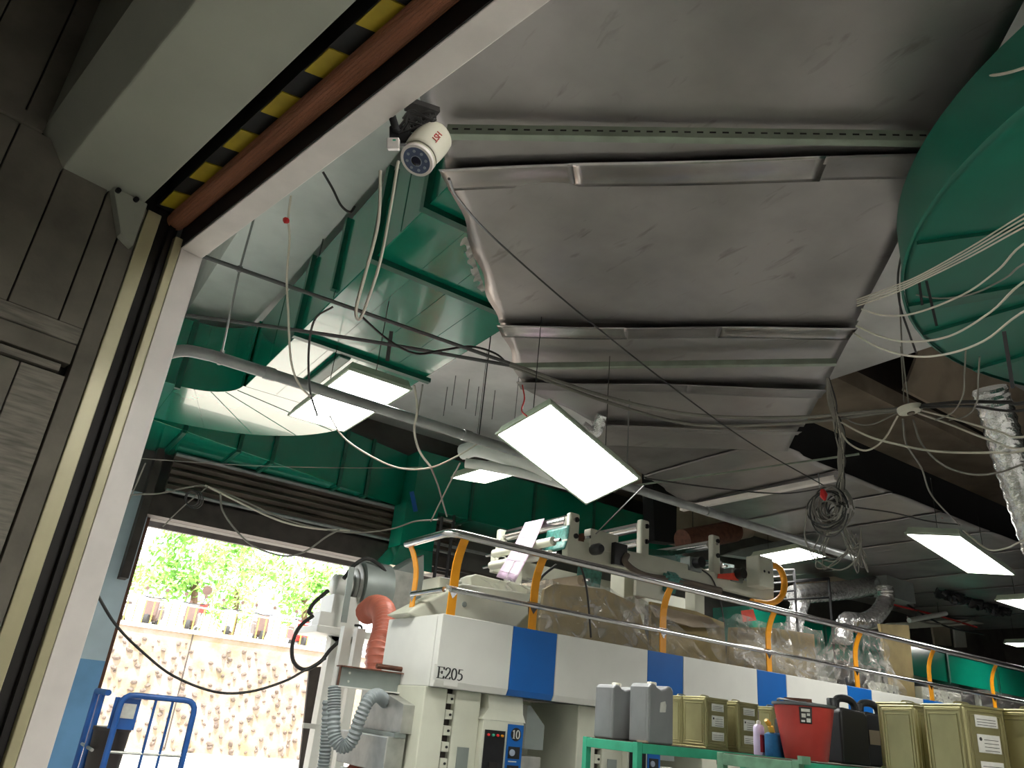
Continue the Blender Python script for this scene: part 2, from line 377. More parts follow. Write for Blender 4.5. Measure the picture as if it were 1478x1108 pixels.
dloc(MB().box((-0.515, 0.0, 0), (-0.36, 0.06, 2.664)), 'panel', 'board_scuffed', wl, bevel=0.003)
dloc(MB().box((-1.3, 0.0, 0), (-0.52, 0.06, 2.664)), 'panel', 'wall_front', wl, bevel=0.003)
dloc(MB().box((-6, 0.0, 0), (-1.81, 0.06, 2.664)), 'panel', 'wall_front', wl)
fr = MB(); fr.box((-6.2, -16, 0), (-6, 0.3, 5.2)); fr.box((-6, -16.2, 0), (-0.1, -16, 5.2))
struct(door_local(fr.build('wall_back', 'wall_grey')), 'dark walls of the near room behind the viewer', 'wall')
struct(door_local(MB().box((-6, -16, 5.2), (-0.1, 0.3, 5.4)).build('ceiling_near', 'wall_grey')), 'dark ceiling of the near room', 'ceiling')
# door frame: white steel lintel and jamb
dr = thing('door_1', 'white painted steel frame around the shutter doorway', 'door frame'); struct(dr); dr.matrix_basis = DM
dloc(MB().prism([(-0.1, 0.05, 3.4), (0, 0.0, 3.4), (0, 0.0, 3.92), (-0.1, 0.05, 3.92)], (0, -7.05, 0)), 'lintel', 'frame_white', dr, bevel=0.004)
dloc(MB().box((-0.106, -7, 3.402), (-0.1005, 0.04, 3.92)), 'gap_shade_liner', 'black', dr)  # black plate added to keep the gap behind the lintel in shade
dloc(MB().box((-0.1, -0.004, 0), (0.0, 0.05, 3.398)), 'jamb', 'frame_white', dr, bevel=0.003)
# rolling shutter with its hood, guide rails and hazard-striped bottom bar
sh = thing('rolling_shutter', 'raised rolling shutter with grey green hood and hazard striped bottom bar', 'shutter'); sh.matrix_basis = DM
hood = dloc(MB().prism([(-0.31, 0.05, 3.5), (-0.63, 0.05, 3.5), (-0.74, 0.05, 3.64), (-0.74, 0.05, 4.5), (-0.31, 0.05, 4.5)], (0, -7.05, 0)), 'hood', 'hood_paint', sh, bevel=0.006)
dloc(MB().box((-0.31, -7, 3.8), (-0.1, 0.05, 3.86)), 'inner_cover', 'black', sh)
dloc(MB().box((-0.225, -7, 3.585), (-0.12, 0.03, 3.8)), 'curtain', 'guide_dark', sh)
bb = dloc(MB().box((-0.245, -7, 3.56), (-0.13, 0.03, 3.585)), 'bottom_bar', 'hazard_black', sh)
MYEL = MB().prism([(-0.242, 0, 3.554), (-0.165, -0.03, 3.554), (-0.165, -0.18, 3.554), (-0.242, -0.15, 3.554)], (0, 0, 0.007)).mesh('stripe', 'hazard_yellow')
for k in range(22):
    o = bpy.data.objects.new('stripe', MYEL); COL.objects.link(o); o.parent = bb; o.location = (0, -0.0-0.3*k, 0)
ribs = MB()
rp = []; rr = []
for k in range(2*17+1):
    pass
ribs.lathe([(0.04, 0.03), (0.04, -7.0)], (-0.147, 0, 3.528), (0, 1, 0), 28)
tb = dloc(ribs, 'bottom_tube', 'copper_bar', sh)
rg = MB()
for k in range(14):
    a = math.pi*(0.75+1.2*k/13); y = (-0.147+0.0405*math.cos(a), 3.528+0.0405*math.sin(a))
    rg.bar((y[0], 0.0, y[1]), (y[0], -7, y[1]), 0.0022, 0.003)
dloc(rg, 'rib', 'copper_bar', tb)
dloc(MB().box((-0.28, -0.012, 0), (-0.22, 0.06, 3.5)), 'guide_rail', 'guide_cream', sh, bevel=0.004)
dloc(MB().box((-0.14, -0.012, 0), (-0.104, 0.06, 3.44)), 'guide_rail', 'guide_cream', sh, bevel=0.004)
dloc(MB().box((-0.219, 0.045, 0), (-0.141, 0.065, 3.56)), 'guide_slot', 'guide_dark', sh)
dloc(MB().box((-0.168, 0.015, 0), (-0.142, 0.044, 3.5)), 'brush_seal', 'guide_dark', sh)
dloc(MB().box((-0.352, -0.004, 0), (-0.283, 0.06, 3.5)), 'guide_cover', 'wall_front', sh, bevel=0.003)
br = dloc(MB().prism([(-0.445, -0.055, 3.497), (-0.30, -0.055, 3.497), (-0.30, -0.055, 3.28), (-0.36, -0.055, 3.31)], (0, 0.053, 0)), 'bracket', 'hood_paint', sh, bevel=0.004)
for q in ((-0.425, 3.485), (-0.35, 3.485)):
    dloc(MB().lathe([(0.011, -0.07), (0.011, -0.054)], (q[0], 0, q[1]), (0, 1, 0), 10), 'bolt', 'black', br)

# ------------------------------------------------------------------ far shutter box above the opening
fs = thing('rolling_shutter', 'dusty brown slats of the far rolling shutter above the bright opening', 'shutter', (OX0, FW-0.3, OZ))
x0, x1 = OX0+0.1, OX1
fb = MB().box((x0-0.15, FW-0.28, OZ), (x1, FW-0.02, OZ+0.36)).build('bottom_lintel', 'shutter_dark', fs)
MB().tube([(x0, FW-0.36, OZ+0.42), (x1, FW-0.36, OZ+0.42)], 0.03, 8).build('rail', 'pipe_grey', fs)
for k in range(5):
    z = OZ+0.46+k*0.125
    MB().prism([(x0, FW-0.30, z), (x0, FW-0.36, z+0.06), (x0, FW-0.30, z+0.115), (x0, FW-0.2, z+0.115), (x0, FW-0.2, z)], (x1-x0, 0, 0)).build('slat', 'shutter_brown', fs)
MB().tube([(x0, FW-0.42, OZ+1.02), (x1, FW-0.42, OZ+1.02)], 0.035, 8).build('rail', 'pipe_grey', fs)
MB().box((x0-0.28, FW-0.34, 3.1), (x0-0.16, FW-0.005, OZ+1.1)).build('guide_rail', 'shutter_dark', fs)
MB().box((OX0-0.03, FW+0.02, 0), (OX0+0.05, FW+0.27, OZ-0.002)).build('guide_rail', 'rust', fs)
eb = thing('awning_bar', 'thin dark crossbar held outside the top of the far opening', 'beam', (OX0, FW+0.95, OZ))
MB().box((OX0-0.1, FW+0.9, OZ+0.02), (OX1+2, FW+1.0, OZ+0.13)).build('bar', 'shutter_dark', eb)
for x in (OX0-0.08, OX1+0.5): MB().box((x, FW+0.252, OZ+0.04), (x+0.06, FW+0.899, OZ+0.1)).build('arm', 'shutter_dark', eb)

# ================================================================== SHEET METAL CEILING
ZS = 4.85
SA = 0.81794
sv = V((math.cos(SA), math.sin(SA), 0)); tv = V((math.sin(SA), -math.cos(SA), 0))
def st(s, t, z=0.0): return sv*s + tv*t + V((0, 0, ZS+z))
canopy = thing('sheet_canopy', 'grey sheet metal canopy hung below the ceiling beside the green drum', 'canopy', (3, 3, ZS))
def wob(a, b): return 0.004*math.sin(a*2.3+b*1.7)+0.003*math.sin(a*5.1-b*3.3+1.0)+0.0015*math.sin(b*7+a)
edges = [(1.0, 3.80), (3.74, 5.88), (5.82, 7.08), (7.02, 8.22), (8.16, 9.05)]
tl = [-1.33, -1.34, -1.33, -1.33, -0.63]; tr = [1.66, 1.66, 1.68, 1.69, 1.65]
for i, ((s0, s1), a, b) in enumerate(zip(edges, tl, tr)):
    def fn(u, v, s0=s0, s1=s1, a=a, b=b, i=i):
        s = s0+(s1-s0)*u; aa = a; 
        if i == 3: aa = a + max(0, (u-0.25))/0.75*0.70
        t = aa+(b-aa)*v
        jag = 0.0
        z = wob(s*1.2, t*1.4) + 0.008*i
        if v == 0: t += 0.02*math.sin(s*9)
        return st(s, t, z)
    MB().grid(fn, 28, 30).build('sheet', 'sheet', canopy, solid=0.004)
for (s0, s1, a, b, m) in ((3.755, 4.03, -1.36, -0.5, 'sheet_bright'), (3.75, 4.03, -0.52, 1.02, 'sheet_bright'), (3.755, 4.02, 1.0, 1.66, 'sheet_dark'),
                          (5.83, 6.13, -1.34, -0.2, 'sheet_bright'), (5.835, 6.12, -0.22, 0.6, 'sheet_dark'), (5.83, 6.12, 0.58, 1.67, 'sheet_bright'),
                          (7.04, 7.32, -1.34, 0.4, 'sheet_dark'), (7.045, 7.34, 0.38, 1.69, 'sheet_dark'), (8.18, 8.4, -0.63, 1.66, 'sheet')):
    def fn(u, v, s0=s0, s1=s1, a=a, b=b):
        s = s0+(s1-s0)*u; t = a+(b-a)*v
        return st(s, t, -0.046+0.042*math.sin(u*1.57)**1.4+0.007*math.sin(t*3+s)+0.008*math.sin(t*1.1+2*s))
    MB().grid(fn, 8, 20).build('seam_flange', m, canopy, solid=0.004)
# crumpled torn edge
def fn(u, v):
    s = 4.55+0.75*u; return st(s, -1.345-0.045*v*abs(math.sin(u*19))-0.015*v, -0.01-0.03*v*abs(math.sin(u*23))+0.012*math.sin(u*57)*v)
MB().grid(fn, 40, 5, smooth=False).build('torn_edge', 'galv', canopy)
# far field of sheets behind the strip, up to the conduit line
far_c = thing('sheet_canopy', 'farther sheet metal canopy over the printing machine', 'canopy', (9, 7, ZS))
xs = [5.75, 7.0, 8.3, 9.5, 10.7, 12.0, 13.3, 14.6, 16.0, 17.5, 19.0, 21.0]
for i, (a, b) in enumerate(zip(xs, xs[1:])):
    def fn(u, v, a=a, b=b, i=i):
        x = a+(b-a+0.05)*u
        lo = max(5.45, (8.90-0.684*x)/0.7294)
        hi = 7.95 if x < 12.5 else 10.5
        if x < 8.2: hi = 7.08+0.36*(x-5.75)
        y = lo+(hi-lo)*v + 0.25*(x-a)*0
        return V((x, y, ZS+0.02+wob(x, y) - (0.02*(1-u)**8) + 0.02 + (0.03 if x < 7.6 else 0)))
    MB().grid(fn, 16, 20).build('sheet', 'sheet' if i % 2 else 'sheet_dark', far_c, solid=0.004)
# channels carrying the sheets
def channel(A, B, slots, label, hgt=0.045, wdt=0.05, m='strut'):
    A = V(A); B = V(B); t = thing('strut_channel', label, 'channel', (A+B)/2)
    d = (B-A).normalized(); n = V((0, 0, 1)).cross(d).normalized()
    mb = MB(); mb.obox((A+B)/2, d*((B-A).length/2), n*(wdt/2), V((0, 0, 0.0025)))
    for q in (-1, 1): mb.obox((A+B)/2+n*(q*wdt/2)+V((0, 0, hgt/2)), d*((B-A).length/2), n*0.0015, V((0, 0, hgt/2)))
    mb.build('profile', m, t)
    if slots:
        k = 0.05; L = (B-A).length; side = -1 if n.dot(EYE-A) < 0 else 1
        sme = MB().obox((0, 0, 0), d*0.018, n*0.0012, V((0, 0, 0.006))).mesh('slot', 'slot')
        while k < L-0.03:
            o = bpy.data.objects.new('slot', sme); COL.objects.link(o); o.parent = t; o.location = A+d*k+n*(side*(wdt/2+0.001))+V((0, 0, hgt*0.5))-t.location; k += 0.071
    return t
channel(az(645, 197, ZS-0.115), az(1384, 208, ZS-0.115), True, 'pale slotted metal channel crossing under the sheet canopy by the camera', 0.07)
channel(az(742, 532, ZS-0.10), az(1207, 526, ZS-0.10), False, 'plain pale metal channel crossing under the sheet canopy', 0.05)
channel(az(984, 737, ZS-0.07), az(1207, 693, ZS-0.07), False, 'white painted channel under the far sheets ending at the cable coil', 0.06, 0.09, 'frame_white')
tag(MB().bar(az(905, 702, ZS-0.03), az(1240, 655, ZS-0.03), 0.02, 0.02).build('strut_rod', 'strut'), 'thin grey rod under the far sheets', 'rod')
# black boxing along the far sheets
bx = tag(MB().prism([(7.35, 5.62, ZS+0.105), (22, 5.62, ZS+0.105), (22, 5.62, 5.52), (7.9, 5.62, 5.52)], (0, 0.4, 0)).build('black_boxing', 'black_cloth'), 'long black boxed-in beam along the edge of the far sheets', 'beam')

# ================================================================== GREEN DUCTS
DX0, DX1, DZ0, DZ1 = 1.87, 3.38, 5.10, 6.02
da = thing('air_duct', 'wide glossy green air duct turning a rounded corner above the hanging lamp', 'duct', (2.6, 6, DZ0))
ys = [2.3, 4.44, 5.37, 7.28, 9.2]
for a, b in zip(ys, ys[1:]):
    sec = MB().box((DX0, a, DZ0), (DX1, b-0.003, DZ1)).build('duct_section', 'duct_green', da, bevel=0.008)
    for xx in (2.26, 2.62, 2.98):
        MB().box((xx-0.004, a+0.04, DZ0-0.004), (xx+0.004, b-0.04, DZ0)).build('seam', 'duct_green', sec)
    mid = (a+b)/2
    MB().box((DX0-0.004, mid-0.004, DZ0+0.02), (DX0, mid+0.004, DZ1-0.02)).build('seam', 'duct_flange', sec)
for y in ys[1:-1]:
    w_ = 0.035
    MB().box((DX0-0.05, y-w_, DZ0-0.05), (DX1+0.06, y+w_, DZ0+0.0)).build('flange', 'duct_flange', da)
    MB().box((DX0-0.05, y-w_, DZ0+0.002), (DX0, y+w_, DZ1+0.03)).build('flange', 'duct_flange', da)
MB().box((DX0-0.04, 6.3, DZ0+0.1), (DX0, 6.36, DZ1)).build('flange', 'duct_flange', da)
MB().box((2.36, 7.32, DZ0-0.07), (2.5, 8.6, DZ0)).build('stiffener', 'duct_flange', da, bevel=0.02)
EC, R0, R1 = (1.2, 9.2), 0.65, 2.22
for k in range(5):
    a0 = math.pi/2*k/5; a1 = math.pi/2*(k+1)/5-0.002; mb = MB(); N = 6
    def pt(r, a, z): return (EC[0]+r*math.cos(a), EC[1]+r*math.sin(a), z)
    A = [a0+(a1-a0)*i/N for i in range(N+1)]
    for i in range(N):
        mb.poly([pt(R0, A[i], DZ0), pt(R0, A[i+1], DZ0), pt(R1, A[i+1], DZ0), pt(R1, A[i], DZ0)])
        mb.poly([pt(R0, A[i], DZ1), pt(R1, A[i], DZ1), pt(R1, A[i+1], DZ1), pt(R0, A[i+1], DZ1)])
        mb.poly([pt(R1, A[i], DZ0), pt(R1, A[i+1], DZ0), pt(R1, A[i+1], DZ1), pt(R1, A[i], DZ1)], True)
        mb.poly([pt(R0, A[i], DZ0), pt(R0, A[i], DZ1), pt(R0, A[i+1], DZ1), pt(R0, A[i+1], DZ0)], True)
    g = mb.build('elbow_gore', 'duct_green', da)
    MB().bar(pt(R0+0.02, a1, DZ0-0.003), pt(R1-0.02, a1, DZ0-0.003), 0.01, 0.006).build('seam', 'duct_green', g)
MB().box((-1.4, EC[1]+R0, DZ0), (1.2, EC[1]+R1, DZ1)).build('duct_section', 'duct_green', da, bevel=0.008)
MB().box((0.95, EC[1]+R0-0.03, DZ0-0.05), (1.02, EC[1]+R1+0.03, DZ0)).build('flange', 'duct_flange', da)
MB().box((1.17, EC[1]+R0-0.05, DZ0-0.05), (1.24, EC[1]+R0, DZ1)).build('flange', 'duct_flange', da)
for y in (4.44, 7.28):
    for x in (DX0+0.03, DX1-0.1):
        MB().tube([(x, y, DZ1), (x, y, ZC)], 0.008, 6).build('hanger_rod', 'conduit_dark', da)
# tapering duct along the far wall
FZ0, FZ1 = 5.2, 6.25
db = thing('air_duct', 'green air duct narrowing along the rear wall above the far shutter', 'duct', (4, 13, FZ0))
def fy(x): return 11.88 + (x-1.3)*(13.30-11.88)/(6.16-1.3)
fx = [1.0, 1.75, 2.65, 3.25, 4.6, 5.2, 6.05]
for a, b in zip(fx, fx[1:]):
    MB().prism([(a, fy(a), FZ0), (b-0.004, fy(b), FZ0), (b-0.004, 13.58, FZ0), (a, 13.58, FZ0)], (0, 0, FZ1-FZ0)).build('duct_section', 'duct_green', db, bevel=0.006)
for a in fx[1:-1]:
    MB().box((a-0.03, fy(a)-0.035, FZ0-0.045), (a+0.03, 13.6, FZ0)).build('flange', 'duct_flange', db)
    MB().box((a-0.03, fy(a)-0.045, FZ0), (a+0.03, fy(a)+0.02, FZ1+0.03)).build('flange', 'duct_flange', db)
MB().box((6.06, 12.75, FZ0-0.05), (13.0, 13.58, FZ1)).build('duct_section', 'duct_green', db, bevel=0.006)
for a in (7.3, 8.8, 10.4):
    MB().box((a-0.03, 12.72, FZ0-0.09), (a+0.03, 13.58, FZ0-0.05)).build('flange', 'duct_flange', db)
    MB().box((a-0.03, 12.71, FZ0-0.05), (a+0.03, 12.75, FZ1)).build('flange', 'duct_flange', db)
for a in (3.3, 8.8): MB().tube([(a, 13.3, FZ1), (a, 13.3, ZC)], 0.01, 6).build('hanger_rod', 'conduit_dark', db)
# drop duct down to the blower, flared foot
p1, p2 = ay(585, 738, 12.6), ay(632, 742, 12.6)
q1, q2 = ay(565, 818, 12.3), ay(622, 832, 12.3)
dd = thing('drop_duct', 'green drop duct with a flared canvas foot above the blower', 'duct', (p1.x, 12.6, 4))
MB().hexa([(p1.x, 12.6, 4.35), (p2.x, 12.6, 4.35), (p2.x, 13.1, 4.35), (p1.x, 13.1, 4.35), (p1.x, 12.6, 5.15), (p2.x, 12.6, 5.15), (p2.x, 13.1, 5.15), (p1.x, 13.1, 5.15)]).build('shaft', 'duct_green', dd)
MB().hexa([(q1.x-0.02, 12.3, 3.92), (q2.x, 12.3, 3.92), (q2.x, 13.2, 3.92), (q1.x-0.02, 13.2, 3.92), (p1.x, 12.6, 4.345), (p2.x, 12.6, 4.345), (p2.x, 13.1, 4.345), (p1.x, 13.1, 4.345)]).build('flared_foot', 'duct_green', dd)
t1 = ay(596, 709, 12.55)
tag(MB().bar(ay(594, 709, 12.56), ay(600, 738, 12.56), 0.09, 0.004, (1, 0, 0)).build('blue_tape', 'machine_blue', dd), 'strip of bright blue tape', None)
# green duct seen behind the railing at the far right
dg = thing('air_duct', 'dark green air duct low behind the railing past the foil hose', 'duct', (14, 9.5, 3.2))
for a in range(5):
    MB().box((11.6+a*2.2, 9.6, 3.35), (13.78+a*2.2, 10.4, 3.95)).build('duct_section', 'duct_green', dg, bevel=0.008)
    MB().box((11.57+a*2.2, 9.56, 3.31), (11.63+a*2.2, 10.44, 3.99)).build('flange', 'duct_flange', dg)
for a in (12, 16, 20): MB().box((a, 9.9, 0), (a+0.1, 10.0, 3.3)).build('leg', 'machine_cream', dg)

# ------------------------------------------------------------------ big round drum
DC, DR, DZ = V((5.06, 0.19, 4.2)), 2.157, 4.2
drm = thing('green_drum', 'huge round green metal drum hanging beside the sheet canopy', 'drum', DC)
MB().lathe([(DR-0.03, 0.0), (DR, 0.02), (DR, 0.42), (DR-0.12, 0.46)], DC, (0, 0, 1), 96).build('shell', 'drum_green', drm)
MB().lathe([(DR+0.006, 0.0), (DR+0.02, 0.008), (DR+0.02, 0.03), (DR+0.003, 0.04)], DC, (0, 0, 1), 96, cap=False).build('rim', 'drum_green', drm)
MB().lathe([(1.1, 0.461), (0.55, 0.95), (0.55, 2.6)], DC, (0, 0, 1), 40).build('neck', 'drum_green', drm)
def chord(a, b, wd, name, m):
    A = az(*a, DZ-0.012); B = az(*b, DZ-0.012); d = (B-A).normalized(); A2 = V((A.x-DC.x, A.y-DC.y, 0))
    bq = A2.dot(d); cq = A2.dot(A2)-(DR-0.01)**2; t = -bq+math.sqrt(bq*bq-cq); t0 = -bq-math.sqrt(bq*bq-cq)
    MB().bar(A+d*t0, A+d*t, wd, 0.022).build(name, m, drm)
chord((1302, 447), (1478, 416), 0.09, 'rib', 'duct_flange')
chord((1400, 537), (1478, 514), 0.05, 'rib', 'drum_green')
chord((1330, 350), (1478, 330), 0.006, 'seam', 'duct_flange')
chord((1340, 480), (1478, 440), 0.006, 'seam', 'duct_flange')
for a in (0.6, 2.2, 3.9, 5.4): MB().tube([DC+V((1.9*math.cos(a), 1.9*math.sin(a), 0.45)), V((DC.x+1.9*math.cos(a), DC.y+1.9*math.sin(a), ZC))], 0.012, 6).build('hanger_rod', 'conduit_dark', drm)
MB().box((1.5, -3.0, 5.4), (2.7, -0.5, 5.5))
tag(MB().box((4.3, 0.4, 5.7), (4.9, 1.3, 5.74)).build('cream_panel', 'slab_beige', drm), 'beige board above the drum', None)

# ================================================================== LIGHTS
def fixture(c, u, v, up, label, top=6.0, tubes=True):
    c = V(c); u = V(u); v = V(v); up = V(up).normalized()
    t = thing('ceiling_light', label, 'light', c, 0, 'hanging fluorescent panels')
    un, vn = u.normalized(), v.normalized()
    h = 0.085
    P = lambda a, b, z: c + u*a + v*b + up*z
    MB().hexa([P(-0.97, -0.985, 0.012), P(0.97, -0.985, 0.012), P(0.97, 0.985, 0.012), P(-0.97, 0.985, 0.012), P(-0.88, -0.95, h), P(0.88, -0.95, h), P(0.88, 0.95, h), P(-0.88, 0.95, h)]).build('housing', 'lamp_housing', t)
    for sgn in (-1, 1):
        MB().obox(c+u*(0.97*sgn), un*(u.length*0.03), v, up*0.012).build('frame', 'lamp_housing', t)
        MB().obox(c+v*(0.985*sgn), u*0.94, vn*(v.length*0.015), up*0.012).build('frame', 'lamp_housing', t)
    d = MB().obox(c+up*0.004, u*0.94, v*0.97, up*0.004).build('diffuser', 'diffuser', t)
    for sgn in (-1, 1):
        MB().obox(c+v*(0.72*sgn)-up*0.002, u*0.94, vn*0.002, up*0.0015).build('diffuser_joint', 'lamp_housing', d)
    for sgn in (-1, 1):
        a = c+v*(0.8*sgn)+up*h
        MB().tube([a, V((a.x, a.y, top))], 0.004, 5).build('hanger_wire', 'cable_black', t)
    return t
def rot3(a, b, g): return Matrix.Rotation(a, 3, 'Z') @ Matrix.Rotation(g, 3, 'Y') @ Matrix.Rotation(b, 3, 'X')
def pnp_fixture(c, e, label, top, ln=1.2):
    M = rot3(*e); u = M.col[0]*0.3; v = M.col[1]*(ln/2); n = M.col[2]
    if n.z < 0: n = -n
    return fixture(c, u, v, n, label, top)
pnp_fixture((3.7, 4.89, 3.7), (-1.33, 2.88, -0.28), 'tilted bright fluorescent panel hanging under the sheet canopy edge', ZS)
cs = [az(*p, 4.1) for p in ((1309, 768), (1381, 772), (1471, 829), (1392, 826))]
c4 = sum(cs, V((0, 0, 0)))/4
fixture(c4, ((cs[1]+cs[2])-(cs[0]+cs[3]))/4, ((cs[2]+cs[3])-(cs[0]+cs[1]))/4, (0, 0, 1), 'long bright fluorescent panel beside the black boxing', 4.85)
pnp_fixture((11.15, 8.37, 4.67), (-0.19, 0.02, 0.09), 'bright fluorescent panel behind the roller frame and yellow air hose', ZC)
pnp_fixture((5.37, 8.91, 4.8), (0.02, 0.03, -0.11), 'small looking fluorescent panel beside the white pipes', ZC)
cs = [az(*p, 4.25) for p in ((418, 598), (510, 627), (588, 556), (492, 530))]
c4 = sum(cs, V((0, 0, 0)))/4
fixture(c4, V((0.31, 0, 0)), V((0.0, ((cs[0]+cs[1])-(cs[2]+cs[3])).y/4, 0)), (0, 0, 1), 'bright fluorescent panel under the green duct crossed by the grey pipe', DZ0)
fixture(ay(1108, 828, 10.9), (0.3, 0, 0), (0, 0.6, 0), (0, 0, 1), 'fluorescent panel half hidden behind the end of the roller frame', 4.85)
fixture((19.5, 8.2, 4.3), (0.3, 0, 0), (0, 0.6, 0), (0, 0, 1), 'far fluorescent panel at the end of the railing', 5)
fixture(az(1490, 872, 4.2)+V((0.0, 0, 0)), (0.6, 0, 0), (0, 0.3, 0), (0, 0, 1), 'green edged fluorescent panel low under the far sheets', 4.84)
for x_, y_, lb_ in ((2.6, -1.6, 'added unseen fluorescent panel just inside the doorway'), (5.2, -3.4, 'added unseen fluorescent panel behind the green drum'), (9.0, -2.0, 'added unseen fluorescent panel on the near side of the hall'), (2.2, -5.0, 'added unseen fluorescent panel by the near side wall'), (1.7, 0.0, 'added unseen fluorescent panel beside the drum by the lintel'), (1.7, -3.2, 'added unseen fluorescent panel between two others along the doorway wall')):
    fixture((x_, y_, 4.0), (0.3, 0, 0), (0, 0.6, 0), (0, 0, 1), lb_, ZC)  # extra panels out of view, added for bounce light on doorway and ceiling
fixture((13.5, 1.2, 4.4), (0.3, 0, 0), (0, 0.6, 0), (0, 0, 1), 'added unseen fluorescent panel past the green drum', ZC)  # another extra panel out of view, added to brighten the hall

# ================================================================== PIPES, CONDUITS, CABLES
py = az(640, 618, 3.9).y
pa = az(300, 520, 3.9).x
pts = [V((pa-0.50, py+0.02, 0.0)), V((pa-0.50, py+0.02, 3.2)), V((pa-0.42, py, 3.6)), V((pa-0.34, py, 3.76)), V((pa-0.2, py, 3.87)), V((pa, py, 3.9)), V((2.2, py, 3.9)), V((8.85, py+0.02, 3.9))]
pp = thing('grey_pipe', 'long grey pipe bending down beside the door frame and crossing the hall', 'pipe', pts[0])
MB().tube([pts[0]]+spline(pts[1:6], 6)+[pts[6], pts[7]], 0.045, 14).build('pipe', 'pipe_grey', pp)
for x in (1.3, 3.1, 6.2): MB().lathe([(0.05, -0.04), (0.052, -0.03), (0.052, 0.03), (0.05, 0.04)], (x, py, 3.9), (1, 0, 0), 14).build('coupling', 'pipe_grey', pp)
for a, b in (((315, 512), (346, 388)),):
    A = V((az(315, 515, 3.95).x, py, 3.94)); B = dp(346, 388, (A-EYE).dot(FWD)*0.98)
    MB().tube([A, B, V((B.x, B.y, ZC))], 0.008, 6).build('hanger_rod', 'pipe_grey', pp)
    MB().lathe([(0.02, -0.02), (0.02, 0.02)], B, (0, 0, 1), 8).build('clip', 'pipe_grey', pp)
    MB().tube([A+V((0, 0, -0.09)), A+V((0, 0, 0.03))], 0.016, 8).build('clip', 'pipe_grey', pp)
for x in (5.0, 8.2): MB().tube([V((x, py, 3.94)), V((x, py, 4.85))], 0.007, 6).build('hanger_rod', 'pipe_grey', pp)
ZA = 4.35
cable([az(*p, ZA) for p in ((288, 366), (300, 372), (520, 449), (735, 524))], 0.016, 'conduit_dark', 'dark straight conduit dropping from the lintel corner to the canopy', 'conduit', name='conduit', world=True, k=8)
cable([az(*p, ZA) for p in ((262, 454), (272, 455), (500, 487), (735, 527))], 0.016, 'conduit_dark', 'dark straight conduit passing in front of the green duct to the canopy', 'conduit', name='conduit', world=True, k=8)
cable([az(*p, ZA) for p in ((735, 524), (870, 571), (1000, 598), (1150, 602), (1296, 590))], 0.016, 'cable_grey', 'thick grey cable sagging under the canopy to the round hub', world=True, k=8)
cable([az(*p, ZA) for p in ((735, 527), (870, 578), (1000, 612), (1150, 610), (1298, 592))], 0.016, 'cable_grey', 'second thick grey cable sagging lower under the canopy', world=True, k=8)
A = dp(565, 478, 6.3); tag(MB().bar(A, dp(559, 521, 6.3), 0.03, 0.03).build('conduit_hanger', 'cable_black'), 'black strap tying the two dark conduits together', 'strap')
cable([(480, 443, 5.2), (455, 460), (446, 500), (447, 560), (458, 600, 5.6)], 0.008, 'cable_black', 'black cord looping down over the pipe by the left lamp')
cable([(520, 455, 5.6), (560, 490), (600, 510), (640, 505), (680, 500), (715, 510), (735, 527, 6.6)], 0.009, 'cable_black', 'black flex sagging below the conduits at the green flange')
cable([(420, 282, 4.6), (416, 316), (418, 345), (414, 400), (416, 450), (420, 520), (432, 555), (448, 572, 5.0)], 0.007, 'cable_white', 'pale pull cord with a red tag hanging by the drop beam')
tag(MB().lathe([(0.004, -0.03), (0.022, 0), (0.004, 0.03)], dp(413, 318, 4.55), (0.3, 0.4, 1), 8).build('cord_tag', 'tape_red'), 'little red tag on the pale pull cord', 'tag')
cable([(549, 246, 2.75), (546, 320), (528, 392), (515, 440), (515, 458), (521, 458), (532, 430), (548, 380), (562, 310), (575, 232, 2.75)], 0.006, 'cable_white', 'white cable hanging in a long loop below the security camera')
cable([(466, 248, 4.4), (480, 272), (492, 296), (505, 306), (512, 298, 4.6)], 0.008, 'cable_black', 'short black cable end dangling at the drop beam')
cable([(648, 258, 2.9), (664, 290), (720, 350), (850, 463), (1000, 581), (1100, 650), (1192, 702, 7.5)], 0.006, 'cable_black', 'long black cable running from the camera down to the cable coil')
cable([(598, 556, 6.0), (602, 590), (598, 620), (605, 650), (622, 674, 6.4)], 0.009, 'cable_white', 'white cord dangling past the grey pipe below the duct')
cable([(610, 555, 6.0), (604, 590), (601, 608, 6.2)], 0.007, 'cable_grey', 'short grey cord hanging beside the white cord')
cable([(476, 600, 6.5), (495, 630), (530, 655), (575, 675), (620, 675), (660, 658), (690, 640, 7.5)], 0.008, 'cable_white', 'white cord sagging from the left lamp to the white pipes')
cable([(622, 674, 6.6), (632, 700), (640, 728), (645, 745, 8.0)], 0.008, 'cable_grey', 'grey cord dropping to the dark rack')
cable([(664, 668, 7.6), (640, 715), (622, 752, 9.0)], 0.008, 'cable_grey', 'grey cord crossing in front of the dark rack')
cable([(120, 725, 11.5), (190, 714, 9.5), (230, 712), (272, 703), (300, 702), (350, 722), (420, 752), (500, 768), (560, 764), (600, 752), (632, 750, 10.5)], 0.012, 'cable_grey', 'grey cable strung across the far shutter to the drop duct')
cable([(296, 700, 9.7), (340, 722), (400, 750), (450, 762), (505, 766, 10.2)], 0.012, 'cable_white', 'pale cable strung across the far shutter')
cable([(318, 712, 9.7), (322, 738), (345, 770), (370, 790), (410, 802), (440, 796), (470, 775), (490, 764, 10.0)], 0.012, 'cable_grey', 'grey cable sagging in front of the bright opening top')
cable([(235, 760, 9.5), (262, 733), (290, 710), (300, 702, 9.7)], 0.008, 'cable_grey', 'thin stay from the opening corner to the strung cables')
cable([(130, 655, 9.5), (200, 661, 8.5), (300, 668), (400, 673), (520, 675), (610, 674, 9.5)], 0.005, 'cable_grey', 'thin wire stretched level below the tapering duct')
